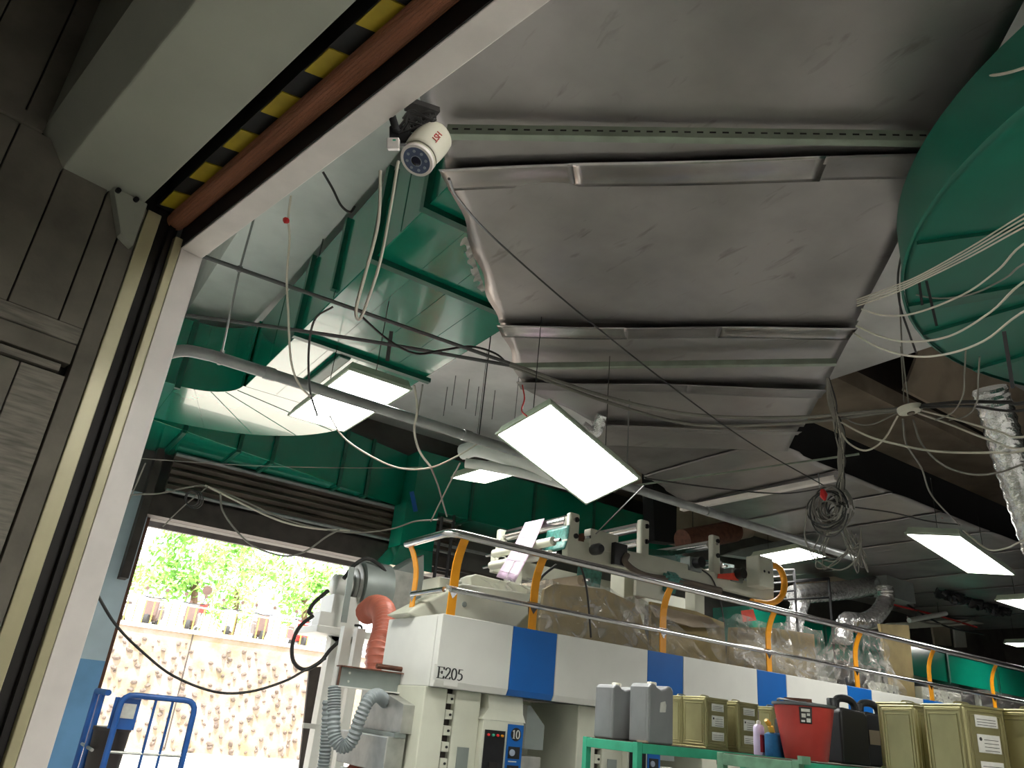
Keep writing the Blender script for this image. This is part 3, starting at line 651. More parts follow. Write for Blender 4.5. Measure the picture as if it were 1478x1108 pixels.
cable([(210, 668, 8.4), (196, 700), (186, 722), (150, 800, 8.4)], 0.008, 'cable_grey', 'short cable dropping at the door jamb edge')
cable([(100, 780, 7.0), (145, 866, 7.0), (170, 905), (205, 940), (250, 975), (310, 998), (360, 998), (410, 983), (440, 967), (470, 950, 9.0)], 0.014, 'cable_black', 'black hose line sagging across the bright opening')
bx_ = MB()
for k in range(3):
    c = dp(277+k*1.5, 719+k, 9.4); r = 0.085+0.01*k
    bx_.tube([c + RGT*(r*math.cos(a*math.pi/12)) + UPV*(r*1.05*math.sin(a*math.pi/12)) + FWD*(0.01*k) for a in range(25)], 0.008, 6)
tag(bx_.build('cable_coil', 'cable_black'), 'small black cable ring tied in front of the far shutter', 'cable coil')
# white cables over the drum
g = 'white cables strung under the green drum'
for k in range(4):
    cable([(1237, 432+k*3.2, 4.9), (1290, 413+k*3.4), (1330, 396+k*3), (1400, 357+k*4.5), (1490, 302+k*6.5, 3.3), (1700, 190+k*9, 2.4)], 0.0045, 'cable_white', 'white cable in the tied bundle crossing the green drum', group=g)
cable([(1244, 446, 4.9), (1275, 455), (1320, 452), (1390, 425), (1440, 390), (1490, 345, 3.3), (1700, 275, 2.3)], 0.0055, 'cable_white', 'single white cable dipping below the bundle on the drum')
cable([(1300, 420, 4.8), (1350, 430), (1400, 425), (1450, 402), (1490, 375, 3.4), (1700, 305, 2.4)], 0.005, 'cable_grey', 'thin grey cable close under the drum')
cable([(1236, 470, 5.0), (1270, 485), (1310, 493), (1370, 485), (1430, 450), (1490, 400, 3.3), (1700, 330, 2.3)], 0.006, 'cable_white', 'white cable sagging across the drum above the lowest one')
cable([(1232, 481, 5.0), (1265, 500), (1310, 513), (1360, 512), (1420, 492), (1490, 443, 3.3), (1700, 373, 2.3)], 0.006, 'cable_white', 'lowest white cable sagging across the drum')
for a, b in (((1326, 402), (1331, 440)), ((1337, 405), (1352, 470))):
    tag(MB().bar(dp(*a, 4.3), dp(*b, 4.35), 0.014, 0.008).build('cable_tie', 'black'), 'black tie tail hanging from the white cable bundle', 'strap', 'black ties on the bundle')
tag(MB().bar(dp(1449, 478, 3.5), dp(1462, 560, 3.5), 0.016, 0.01).build('cable_tie', 'black'), 'long black strap hanging from the lowest white cable', 'strap')
cable([(1302, 362, 5.2), (1296, 400), (1299, 440), (1312, 480), (1322, 508, 6.0)], 0.008, 'cable_black', 'black cord hanging at the rim of the drum')
cable([(1420, 110, 3.6), (1450, 106), (1490, 94, 3.2), (1700, 24, 2.2)], 0.007, 'cable_white', 'white cable resting on the top edge of the drum')
# hub with radiating cables
hub = dp(1312, 587, 6.3)
sd = thing('cable_hub', 'round cream ceiling box with cables spreading from it', 'junction box', hub)
hn = (V((0.15, -0.1, -1))).normalized()
MB().lathe([(0.095, 0.0), (0.098, 0.02), (0.09, 0.045), (0.06, 0.05)], hub, hn, 28).build('box', 'cctv_body', sd)
MB().lathe([(0.03, 0.05), (0.03, 0.062)], hub, hn, 12).build('boss', 'shutter_brown', sd)
MB().tube([hub, dp(1302, 505, 6.0), dp(1298, 420, 6.0)], 0.006, 6).build('cord', 'cable_grey', sd)
for i, (L, m, r, lb) in enumerate([
    ([(1330, 592, 6.2), (1380, 605), (1440, 622), (1490, 628, 5.2), (1700, 558, 4.2)], 'cable_white', 0.008, 'white cable from the round box to the foil duct, uppermost'),
    ([(1325, 596, 6.2), (1370, 612), (1430, 635), (1490, 645, 5.2), (1700, 575, 4.2)], 'cable_white', 0.008, 'white cable from the round box to the foil duct, lower one'),
    ([(1212, 608, 6.75), (1250, 628), (1290, 640), (1350, 651), (1430, 653), (1490, 647, 5.4), (1700, 577, 4.4)], 'cable_white', 0.009, 'white cable running from the cable bundle to the foil duct'),
    ([(1318, 605, 6.2), (1330, 640), (1360, 670), (1400, 684), (1440, 682), (1490, 665, 5.4), (1700, 595, 4.4)], 'cable_grey', 0.008, 'grey cable sagging lowest from the round box'),
    ([(1303, 605, 6.3), (1308, 640), (1330, 675), (1345, 715), (1385, 758, 8.0)], 'cable_grey', 0.008, 'grey cable dropping from the round box to the right lamp'),
    ([(1296, 600, 6.4), (1275, 635), (1250, 650), (1226, 640), (1213, 622, 6.75)], 'cable_white', 0.008, 'pale cable looping from the round box to the bundle'),
    ([(1296, 595, 6.4), (1260, 612), (1232, 610), (1210, 596, 6.75)], 'cable_grey', 0.006, 'thin grey cable looping from the round box to the bundle'),
    ([(1330, 585, 6.2), (1390, 580), (1450, 580), (1490, 578, 5.4), (1700, 508, 4.4)], 'cable_black', 0.014, 'thick black cable running level right from the round box'),
    ([(1328, 588, 6.2), (1400, 586), (1490, 590, 5.4), (1700, 520, 4.4)], 'cable_black', 0.010, 'thinner black cable below the thick level one'),
    ([(1394, 505, 5.0), (1392, 540, 5.2), (1390, 570), (1375, 595), (1350, 606, 6.0)], 'cable_grey', 0.006, 'grey cable curling down behind the round box'),
    ([(1414, 515, 5.0), (1412, 545, 5.2), (1410, 580), (1395, 600), (1370, 606, 6.0)], 'cable_grey', 0.006, 'grey cable curling down nearer the foil duct'),
    ([(1300, 500, 6.1), (1303, 545), (1305, 580, 6.3)], 'cable_grey', 0.005, 'thin wire holding the round box'),
    ([(1385, 757, 8.0), (1340, 752), (1290, 740), (1235, 732, 7.0)], 'cable_black', 0.007, 'black cable running from the right lamp to the coil'),
    ([(1390, 765, 7.5), (1425, 792), (1455, 790), (1490, 775, 6.0), (1700, 705, 5.0)], 'cable_white', 0.008, 'white cable sagging past the right lamp'),
    ([(1190, 704, 7.3), (1130, 712), (1040, 705), (930, 690, 5.6)], 'cable_black', 0.006, 'black cable from the tilted lamp to the coil'),
    ([(860, 770, 7.0), (900, 730), (930, 700, 6.0)], 'cable_black', 0.007, 'black cable dropping from the tilted lamp to the roller frame'),
    ]): cable(L, r, m, lb)
# vertical cable bundle and hanging coil
vb = thing('cable_bundle', 'tangled bundle of grey cables dropping from the canopy corner into a coil', 'cable bundle', dp(1205, 545, 6.8))
for k in range(14):
    o = random.uniform(-7, 7); q = random.uniform(-9, 9)
    MB().tube(spline(pxs([(1195+o*0.3, 545, 6.7), (1203+o, 585), (1212+q, 625), (1216+o, 665), (1213+q*0.8, 700), (1210+o, 740, 6.8)]), 5), 0.007, 6).build('strand', random.choice(['cable_grey', 'cable_black', 'cable_grey', 'cable_white']), vb)
for k in range(19):
    c = dp(1200+random.uniform(-9, 9), 735+random.uniform(-9, 9), 6.8+random.uniform(-.05, .05)); r = random.uniform(0.07, 0.21)
    tilt = random.uniform(-.3, .3); sq = random.uniform(0.7, 1.25)
    MB().tube([c + V((math.sin(tilt), -math.cos(tilt), 0))*(r*math.cos(a*math.pi/14)) + V((0, 0, 1))*(r*sq*math.sin(a*math.pi/14)) for a in range(28)], 0.007, 6).build('coil_loop', random.choice(['cable_grey', 'cable_black', 'cable_grey']), vb)
for k in range(11):
    q = random.uniform(-38, 45)
    MB().tube(spline(pxs([(1205+random.uniform(-10, 10), 745, 6.8), (1205+q*0.7, 775+random.uniform(0, 20)), (1210+q, 790+random.uniform(0, 38), 7.0), (1225+q*0.5, 800+random.uniform(-15, 20)), (1238+random.uniform(-12, 8), 765+random.uniform(0, 30), 6.9)]), 5), 0.006, 5).build('loose_strand', 'cable_grey', vb)
MB().tube(spline(pxs([(1165, 735, 6.8), (1162, 775), (1180, 810), (1215, 822), (1240, 800), (1243, 760, 6.8)]), 6), 0.007, 6).build('loose_strand', 'cable_grey', vb)
tag(MB().lathe([(0.01, -0.05), (0.035, 0), (0.02, 0.06)], dp(1189, 715, 6.7), (0.2, 0.3, 1), 6).build('red_tie', 'tape_red', vb), 'red wire tie', None)
cable([(754, 556, 5.6), (757, 575), (753, 592), (760, 600, 5.2)], 0.006, 'tape_red', 'red wire twisted at the corner of the tilted lamp')
cable([ay(*p, 5.61) for p in ((1352, 735), (1358, 746), (1368, 748), (1380, 754))], 0.008, 'tape_red', 'red wire tuft on the black boxing above the long lamp', world=True)
# hanging rods from the slab
for i, (x, y0, y1) in enumerate(((640, 540, 600), (652, 520, 585), (672, 515, 590), (686, 568, 600), (710, 520, 605))):
    B = az(x, y1, 6.35); tag(MB().tube([B, V((B.x, B.y, ZC))], 0.007, 6).build('hanger_rod', 'conduit_dark'), 'thin threaded rod hanging from the white slab', 'rod', 'threaded rods from the slab')
# white pipes by the small lamp
wp = thing('pipe_run', 'fat white insulated pipes behind the tilted lamp', 'pipe', dp(690, 645, 9.5))
MB().tube(spline(pxs([(668, 652, 9.6), (690, 648), (740, 662), (800, 684, 9.2)]), 5), 0.10, 14).build('pipe', 'wall_white', wp)
MB().tube(spline(pxs([(672, 668, 9.3), (700, 672), (760, 684), (820, 700, 9.2)]), 5), 0.06, 12).build('pipe', 'wall_white', wp)
MB().tube(spline(pxs([(870, 600, 8.6), (858, 625), (840, 615, 8.6)]), 4), 0.07, 12).build('elbow', 'foil', wp)
MB().tube([dp(690, 640, 9.5), V((dp(690, 640, 9.5).x, dp(690, 640, 9.5).y, ZC))], 0.008, 6).build('hanger_rod', 'cable_black', wp)

# ------------------------------------------------------------------ security camera on the lintel
fc = dp(602, 231, 2.50)
vd = ray(602, 231).normalized()
axis = (RGT*(0.64*0.68) + UPV*(0.77*0.68) + vd*0.73).normalized()     # from front to back
cc = thing('security_camera', 'cream bullet security camera with red letters hanging from the white lintel', 'camera', fc)
MB().lathe([(0.040, 0.0), (0.053, 0.002), (0.057, 0.012), (0.057, 0.03), (0.053, 0.035), (0.053, 0.12), (0.045, 0.14), (0.03, 0.145)], fc, axis, 40).build('body', 'cctv_body', cc)
ring = MB().lathe([(0.05, -0.004), (0.057, -0.004), (0.058, 0.004), (0.055, 0.012)], fc, axis, 40).build('front_ring', 'frame_white', cc)
face = MB().lathe([(0.049, 0.0), (0.047, -0.0045), (0.02, -0.005)], fc, axis, 36).build('face_plate', 'cctv_face', cc)
MB().lathe([(0.018, -0.004), (0.017, -0.009), (0.012, -0.010)], fc, axis, 24).build('lens', 'cctv_lens', face)
MB().lathe([(0.019, -0.0045), (0.0195, -0.0075), (0.0165, -0.008)], fc, axis, 24).build('lens_ring', 'led', face)
a1 = axis.orthogonal().normalized(); b1 = axis.cross(a1)
for k in range(8):
    t = 2*math.pi*k/8; MB().lathe([(0.0055, -0.004), (0.005, -0.0065)], fc+a1*(0.034*math.cos(t))+b1*(0.034*math.sin(t)), axis, 10).build('led', 'led', face)
nr = (-vd - axis*(-vd).dot(axis)).normalized()
def arc_pt(ang, r, h):
    s_ = axis.cross(nr); return fc + axis*h + nr*(r*math.cos(ang)) + s_*(r*math.sin(ang))
shd = MB(); shd.grid(lambda u, v: arc_pt(-1.5+2.6*v, 0.0605+0.004*math.sin(u*3.14), 0.018+0.135*u - 0.02*abs(v-0.5)*u), 10, 20)
shd.build('sun_shield', 'cctv_body', cc, solid=0.004)
xx = -axis; yy = nr.cross(xx).normalized()
text('logo', 'HST', 0.030, 'tape_red', fc + axis*0.075 + nr*0.0672, Matrix((xx, yy, nr)).transposed(), cc, 0.001, (1, 1))
mnt = dp(567, 188, 2.50)
MB().obox(dp(578, 196, 2.56), RGT*0.035, UPV*0.03, FWD*0.02).build('mount_block', 'black', cc, bevel=0.006)
MB().tube([DM @ V((-0.03, (DM.inverted() @ dp(578, 196, 2.56)).y+0.02, 3.50)), dp(572, 188, 2.54), dp(580, 196, 2.56), dp(598, 205, 2.56), fc+axis*0.07], 0.013, 10).build('mount_arm', 'black', cc)
for k in range(13):
    r_ = lambda: random.uniform(-11, 11)
    MB().tube(spline(pxs([(585+r_(), 182+r_(), 2.54), (600+r_(), 170+r_()), (615+r_(), 172+r_()), (626+r_()*.6, 168+r_()*.6), (612+r_(), 182+r_()), (598+r_(), 190+r_(), 2.56)]), 5), 0.0045, 6).build('cable_loop', 'cable_black', cc)
MB().bar(dp(588, 150, 2.54), dp(630, 164, 2.6), 0.05, 0.02).build('bracket_plate', 'guide_dark', cc)
ad = thing('power_adapter', 'small white plug adapter with a green light beside the security camera', 'adapter', dp(568, 208, 2.5))
MB().obox(dp(568, 208, 2.5), RGT*0.02, UPV*0.018, FWD*0.014).build('case', 'frame_white', ad, bevel=0.003)
MB().obox(dp(569, 202, 2.48), RGT*0.005, UPV*0.002, FWD*0.002).build('indicator', 'shelf_green', ad)

# ================================================================== PRINTING MACHINE
MX, MY = 3.84, 7.0
BZ0, BZ1 = 1.865, 2.55
pm = thing('printing_machine', 'long cream printing machine with a white and blue striped walkway band', 'machine', (MX, MY, 0))
def bandpanel(x0, x1, m):
    # slightly tucked-in lower edge like the folded sheet panels
    return MB().prism([(x0, MY, BZ1), (x0, MY, BZ0+0.06), (x0, MY+0.03, BZ0), (x0, MY+0.10, BZ0), (x0, MY+0.10, BZ1)], (x1-x0, 0, 0)).build('band_panel', m, pm, bevel=0.008)
bp1 = bandpanel(MX, 4.705, 'machine_white')
x = 4.71
for k in range(8):
    bandpanel(x, x+0.58, 'machine_blue'); bandpanel(x+0.585, x+1.93, 'machine_white'); x += 1.935
MB().box((MX, MY+0.11, BZ0), (MX+0.06, 8.25, BZ1)).build('end_panel', 'machine_white', pm, bevel=0.01)
MB().box((MX+0.07, MY+0.11, BZ0+0.02), (20, 8.2, BZ0+0.08)).build('walkway_floor', 'machine_grey', pm)
MB().box((MX+0.1, MY-0.002, BZ0+0.02), (MX+0.26, MY+0.001, BZ0+0.09)).build('corner_plate', 'machine_white', bp1)
tx = ay(650, 972, MY-0.004)
MB().box((tx.x-0.19, MY-0.004, tx.z-0.07), (tx.x+0.19, MY-0.0005, tx.z+0.07)).build('number_plate', 'machine_white', bp1)
ROTF = Matrix(((1, 0, 0), (0, 0, -1), (0, 1, 0)))     # text facing -Y
serif('number', 'E205', 0.105, 'ink', (tx.x, MY-0.006, tx.z), bp1)
def unit(x0, first, idx):
    # frame columns, gear column and operator panel of one printing unit (x0 = left edge)
    f = MY+0.14
    c1 = MB().box((x0, f, 0), (x0+0.26, 8.6, BZ0)).build('column', 'machine_cream', pm, bevel=0.012)
    gb = MB().box((x0+0.262, f+0.08, 0), (x0+0.36, f+0.2, BZ0)).build('rack_backing', 'shutter_dark', pm)
    for k in range(11):
        b = MB().box((x0+0.268, f+0.01, 0.28+k*0.145), (x0+0.352, f+0.08, 0.37+k*0.145)).build('rack_block', 'machine_cream', gb, bevel=0.008)
        MB().lathe([(0.012, 0), (0.012, 0.014)], (x0+0.32, f+0.01, 0.325+k*0.145), (0, -1, 0), 8).build('bolt', 'black', b)
    MB().box((x0+0.362, f-0.0, 0), (x0+0.66, 8.5, BZ0)).build('column', 'machine_cream', pm, bevel=0.012)
    MB().box((x0+0.44, f-0.012, 1.0), (x0+0.57, f-0.001, 1.35)).build('gauge_plate', 'machine_grey', pm)
    # operator panel
    px0, px1 = x0+0.66, x0+1.16
    cb = MB().box((px0, f-0.08, 0.1), (px1, f+0.3, 1.62)).build('control_cabinet', 'machine_cream', pm, bevel=0.006)
    MB().prism([(px0-0.02, f-0.08, 1.622), (px1+0.02, f-0.08, 1.622), (px1-0.0, f-0.05, 1.70), (px1-0.0, f-0.02, BZ0-0.003), (px0+0.07, f-0.02, BZ0-0.003), (px0+0.07, f-0.05, 1.73)], (0, 0.3, 0)).build('cabinet_hood', 'machine_cream', pm)
    MB().box((px0+0.03, f-0.094, 0.75), (px0+0.27, f-0.081, 1.53)).build('screen_panel', 'black_gloss', cb)
    for k, c in enumerate(('tape_red', 'shelf_green', 'tape_red', 'rail_yellow')):
        MB().lathe([(0.013, 0), (0.013, 0.02), (0.008, 0.024)], (px0+0.065+k*0.055, f-0.094, 1.485), (0, -1, 0), 10).build('push_button', c, cb)
    MB().box((px0+0.10, f-0.105, 1.12), (px0+0.2, f-0.095, 1.24)).build('key_pad', 'guide_dark', cb)
    bs = MB().box((px0+0.30, f-0.094, 0.6), (px1-0.01, f-0.081, 1.6)).build('dial_strip', 'machine_blue', cb)
    MB().lathe([(0.062, 0), (0.062, 0.004)], (px0+0.40, f-0.094, 1.51), (0, -1, 0), 28).build('number_disc', 'black', bs)
    if first: serif('number', '10', 0.078, 'paper', (px0+0.40, f-0.0995, 1.51), bs)
    for k in range(3):
        z = 1.34-0.17*k
        MB().box((px0+0.32, f-0.1, z-0.055), (px1-0.04, f-0.0945, z+0.055)).build('dial_plate', 'black', bs)
        MB().lathe([(0.032, 0), (0.03, 0.012), (0.012, 0.014)], (px0+0.365, f-0.1, z), (0, -1, 0), 18).build('dial', 'led', bs)
        MB().box((px0+0.33, f-0.097, z-0.085), (px0+0.43, f-0.0945, z-0.075)).build('dial_label', 'paper', bs)
    # galvanised hood and boxes tucked behind
    hb = MB().prism([(px1+0.12, f+0.05, 1.38), (px1+0.36, f+0.05, 1.38), (px1+0.36, f+0.05, 1.62), (px1+0.16, f+0.05, 1.80), (px1+0.12, f+0.05, 1.80)], (0, 0.7, 0)).build('hot_air_hood', 'machine_grey', pm)
    MB().box((px1+0.04, f+0.1, 1.0), (px1+0.38, f+0.8, 1.31)).build('duct_box', 'galv', pm, bevel=0.006)
    MB().box((px1+0.04, f+0.12, 0.5), (px1+0.38, f+0.8, 0.97)).build('duct_box', 'galv', pm, bevel=0.006)
    MB().box((px1+0.02, f+0.9, 0.0), (x0+1.93, f+1.0, BZ0)).build('back_panel', 'machine_cream', pm)
for i in range(7): unit(MX-0.02+1.935*i, i == 0, i)
# end of the machine: I-beam, grey hot-air boxes with hoses
ib = thing('i_beam', 'short grey steel I-beam sticking out of the machine end', 'beam', ay(487, 975, 7.75))
I0, I1 = ay(487, 975, 7.75), ay(541, 976, 7.75)
zt, zb = ay(487, 961, 7.75).z, ay(487, 989, 7.75).z
MB().box((I0.x, 7.74, zb), (MX-0.001, 7.76, zt)).build('web', 'machine_grey', ib)
MB().box((I0.x, 7.68, zt), (MX-0.001, 7.82, zt+0.012)).build('top_flange', 'rust', ib)
MB().box((I0.x, 7.68, zb-0.012), (MX-0.001, 7.82, zb)).build('bottom_flange', 'machine_white', ib)
MB().box((I0.x, 7.70, zb), (I0.x+0.012, 7.74, zt)).build('end_plate', 'rust', ib)
for z in (zb+0.05, zt-0.05): MB().lathe([(0.012, 0), (0.012, 0.006)], (I0.x+0.12, 7.74, z), (0, -1, 0), 10).build('bolt_hole', 'paper', ib)
MB().tube([(3.55, 7.75, zt+0.05), (MX, 7.75, zt+0.05)], 0.025, 8).build('clamp_bar', 'rust', ib)
hbx = thing('hot_air_box', 'galvanised hot air boxes stacked at the machine end with a grey hose', 'duct box', (3.7, 7.6, 1.0))
nc = ay(577, 1058, 7.3); yb = 8.35
zl, zh = nc.z, ay(580, 1016, 7.3).z
MB().prism([(nc.x, 7.3, zl), (nc.x, yb, zl), (nc.x, yb, zh+0.13), (nc.x, 7.95, zh+0.14), (nc.x, 7.3, zh)], (0.16, 0, 0)).build('upper_box', 'galv', hbx, bevel=0.004)
MB().prism([(nc.x+0.161, 7.3, zl), (nc.x+0.161, yb, zl), (nc.x+0.161, yb, zh+0.1), (nc.x+0.161, 7.95, zh+0.1), (nc.x+0.161, 7.3, zh-0.02)], (0.06, 0, 0)).build('side_plate', 'machine_grey', hbx, bevel=0.004)
MB().box((nc.x-0.1, 7.35, zl-0.35), (nc.x+0.1, 8.5, zl-0.04)).build('lower_box', 'galv', hbx, bevel=0.01)
MB().box((nc.x-0.06, 7.4, 0.05), (nc.x+0.1, 8.45, zl-0.39)).build('base_box', 'galv', hbx, bevel=0.01)
MB().box((nc.x-0.04, 7.32, zl-0.04), (nc.x+0.08, 8.4, zl)).build('joint', 'machine_grey', hbx)
def hose(pts, r, m, name, label, cat='hose', parent=None, ridge=0.016, n=10, amp=0.10):
    P = spline(pts, n); out = []; rad = []
    acc = 0; Q = [P[0]]; step = ridge
    for a, b in zip(P, P[1:]):
        d = (b-a).length; k = max(1, int(d/step))
        for i in range(1, k+1): Q.append(a+(b-a)*(i/k))
    rad = [r*(1+amp*(1 if i % 2 else -1)) for i in range(len(Q))]
    o = MB().tube(Q, r, 14, True, rad).build(name, m, parent)
    if parent is None: tag(o, label, cat)
    return o
hose([ay(483, 990, 7.75), ay(482, 1030, 7.7), ay(483, 1062, 7.65), ay(494, 1077, 7.6), ay(508, 1068, 7.55), ay(520, 1035, 7.5), ay(532, 1010, 7.5), ay(545, 1003, 7.6), ay(556, 1012, 7.72)], 0.062, 'hose_grey', 'flexible_hose', 'grey ribbed hose bent in a U below the I-beam', ridge=0.012)
hose([ay(474, 1010, 8.3), ay(472, 1050, 8.3), ay(466, 1110, 8.3), V((ay(466, 1110, 8.3).x, 8.3, 0.1))], 0.06, 'hose_grey', 'flexible_hose', 'straight grey ribbed hose hanging behind the U-shaped one', ridge=0.014)
hose([ay(521, 1070, 8.3), ay(517, 1100, 8.3), V((ay(516, 1110, 8.3).x, 8.3, 0.3))], 0.10, 'hose_orange', 'flexible_hose', 'orange ribbed hose beside the lower galvanised box', ridge=0.02)
# ------------------------------------------------------------------ railing
gr = thing('guard_railing', 'polished steel guard railing on curved yellow posts along the walkway', 'railing', (MX, MY, BZ1))
RZ, RM = 3.34, 2.80
RY = MY-0.12
def post(x, y, dx, dy):
    mb = MB(); P = []
    for k in range(13):
        z = BZ1-0.3+(RZ-BZ1+0.3)*k/12; u = max(0, (z-(RZ-0.38))/0.38); o = 0.14*u*u
        P.append(V((x+dx*o, y+dy*o, z)))
    wv = V((abs(dy), abs(dx), 0))*0.048; tv_ = V((dx, dy, 0))*0.008
    for a, b in zip(P, P[1:]):
        mb.hexa([a-wv-tv_, a+wv-tv_, a+wv+tv_, a-wv+tv_, b-wv-tv_, b+wv-tv_, b+wv+tv_, b-wv+tv_])
    p = mb.build('post', 'rail_yellow', gr)
    MB().prism([(x-abs(dy)*0.09-abs(dx)*0.0, y-abs(dx)*0.09, RM+0.035), (x+abs(dy)*0.09, y+abs(dx)*0.09, RM+0.035), (x, y, RM-0.09)], V((dx, dy, 0))*0.012).build('gusset', 'steel', p)
for k in range(8):
    if k == 0: post(MX+0.1, MY+0.03, 0, -1)
    post(4.96+1.95*k, MY+0.03, 0, -1)
post(MX+0.03, 7.78, -1, 0)
rx = MX-0.10
MB().tube([(rx, 7.86, RZ), (rx, 7.35, RZ), (rx, RY+0.12, RZ)] + [(rx+0.12-0.12*math.cos(a), RY+0.12-0.12*math.sin(a), RZ) for a in (0.3, 0.7, 1.1, 1.4)] + [(rx+0.14, RY, RZ), (8, RY, RZ), (20, RY, RZ)], 0.042, 14).build('top_rail', 'steel', gr)
MB().tube([(MX+0.03, 7.82, RM), (MX+0.03, 7.4, RM), (MX+0.03, MY+0.1, RM)], 0.028, 10).build('mid_rail', 'steel', gr)
MB().tube([(MX+0.06, MY+0.02, RM), (10, MY+0.02, RM), (20, MY+0.02, RM)], 0.028, 10).build('mid_rail', 'steel', gr)
# ------------------------------------------------------------------ roller frame above the machine
WY0, WY1 = 7.95, 9.66
wf_ = thing('roller_frame', 'cream web roller frame with posts and steel rollers on top of the machine', 'roller frame', (6.1, 8, 2.6))
def zof(px, Y): return ay(px[0], px[1], Y)
bl = zof((819, 777), WY0); bl2 = zof((819, 803), WY0); brr = zof((1117, 850), WY0); br2 = zof((1117, 868), WY0)
MB().prism([bl, zof((960, 805), WY0), zof((1035, 826), WY0), brr, br2, zof((1000, 838), WY0), bl2], (0, 0.12, 0)).build('side_beam', 'machine_cream', wf_, bevel=0.008)
fl, fl2 = ax(716, 800, 6.05), ax(717, 824, 6.05)
MB().box((6.05, WY1, fl2.z), (10.3, WY1+0.12, fl.z)).build('side_beam', 'machine_cream', wf_, bevel=0.008)
ptops = [((831, 740), (833, 776)), ((932, 750), (932, 800)), ((1034, 772), (1034, 824))]
for (a, b) in ptops:
    A = zof(a, WY0); B = zof(b, WY0)
    p = MB().box((A.x-0.085, WY0, B.z-0.08), (A.x+0.085, WY0+0.1, A.z)).build('post', 'machine_cream', wf_, bevel=0.03, seg=4)
    for k in range(2): MB().lathe([(0.035, 0), (0.035, 0.02)], (A.x+0.02, WY0, A.z-0.09-0.22*k), (0, -1, 0), 14).build('bearing', 'black', p)
p = ax(727, 768, 6.17); MB().box((p.x-0.08, WY1, p.z-0.55), (p.x+0.08, WY1+0.1, p.z+0.04)).build('post', 'machine_cream', wf_, bevel=0.03, seg=4)
def roller(x, z, r, m='steel', y0=WY0, y1=WY1):
    ro = MB().lathe([(r*0.3, 0.1), (r, 0.13), (r, y1-y0-0.16), (r*0.3, y1-y0-0.12)], (x, y0, z), (0, 1, 0), 20).build('roller', m, wf_)
    MB().tube([(x, y0-0.02, z), (x, y1+0.06, z)], 0.022, 8).build('shaft', 'steel', ro)
T = zof((831, 748), WY0)
roller(T.x-0.02, T.z-0.02, 0.085)
roller(T.x-0.25, T.z-0.34, 0.06, 'machine_cream'); roller(T.x-0.28, T.z-0.52, 0.06, 'machine_cream'); roller(T.x+0.25, T.z-0.2, 0.07, 'rust')
T2 = zof((932, 757), WY0); roller(T2.x, T2.z-0.02, 0.07); roller(T2.x, T2.z-0.24, 0.06)
T3 = zof((1034, 780), WY0); roller(T3.x, T3.z-0.05, 0.07); roller(T3.x+0.2, T3.z-0.35, 0.11)
roller(6.45, 3.42, 0.075, 'slab_beige'); roller(7.6, 3.45, 0.07, 'slab_beige')
MB().box((T.x+0.25, WY0-0.02, T.z-0.34), (T.x+0.75, WY0+0.12, T.z-0.08)).build('drive_box', 'machine_cream', wf_, bevel=0.01)
MB().lathe([(0.07, 0), (0.075, 0.03), (0.075, 0.14), (0.05, 0.18)], (T.x+0.32, WY0, T.z-0.36), (0, -1, 0), 18).build('motor', 'black_gloss', wf_)
MB().box((T.x+0.62, WY0-0.1, T.z-0.5), (T.x+0.85, WY0-0.02, T.z-0.2)).build('terminal_box', 'black_gloss', wf_, bevel=0.01)
for q in (8.3, 9.2, 9.7):
    MB().box((q, WY0-0.04, 3.88), (q+0.25, WY0+0.16, 4.08)).build('bearing_block', 'machine_grey', wf_, bevel=0.01)
    MB().lathe([(0.08, 0), (0.08, 0.12)], (q+0.12, WY0-0.04, 4.0), (0, -1, 0), 16).build('gear_motor', 'black_gloss', wf_)
MB().box((9.9, WY0, 3.75), (10.15, WY0+0.12, 4.35)).build('post', 'machine_cream', wf_, bevel=0.02)
MB().box((7.35, WY0+0.3, 2.55), (7.75, WY0+0.6, 3.75)).build('leg', 'machine_cream', wf_, bevel=0.01)
MB().box((7.25, WY0-0.06, 3.35), (7.85, WY0+0.0, 3.72)).build('hinge_plate', 'machine_cream', wf_, bevel=0.01)
MB().box((8.55, WY0+0.1, 2.5), (8.75, WY0+0.3, 3.7)).build('leg', 'machine_cream', wf_, bevel=0.01)
MB().box((6.3, WY1-0.1, 2.5), (6.5, WY1+0.1, 3.7)).build('leg', 'machine_cream', wf_, bevel=0.01)
for k in range(7): MB().lathe([(0.03, 0), (0.03, 0.06)], (7.9+0.13*k, WY0-0.03, 3.66-0.012*k), (0, -1, 0), 10).build('valve_knob', 'steel', wf_)
cable([zof((905, 800), WY0-0.1), zof((903, 812), WY0-0.12), zof((930, 830), WY0-0.1), zof((980, 838), WY0-0.1), zof((1040, 852), WY0-0.1)], 0.045, 'shutter_brown', 'brown air hose clipped along the roller frame', 'hose', name='air_hose', world=True, k=10)
cable([zof((1108, 812), WY0-0.05), zof((1125, 820), WY0-0.05), zof((1132, 840), WY0-0.05), zof((1128, 860), WY0-0.05), zof((1112, 870), WY0-0.05), zof((1085, 868), WY0-0.05)], 0.05, 'rail_yellow', 'yellow air hose curving around the end of the roller frame', 'hose', name='air_hose', world=True, k=10)
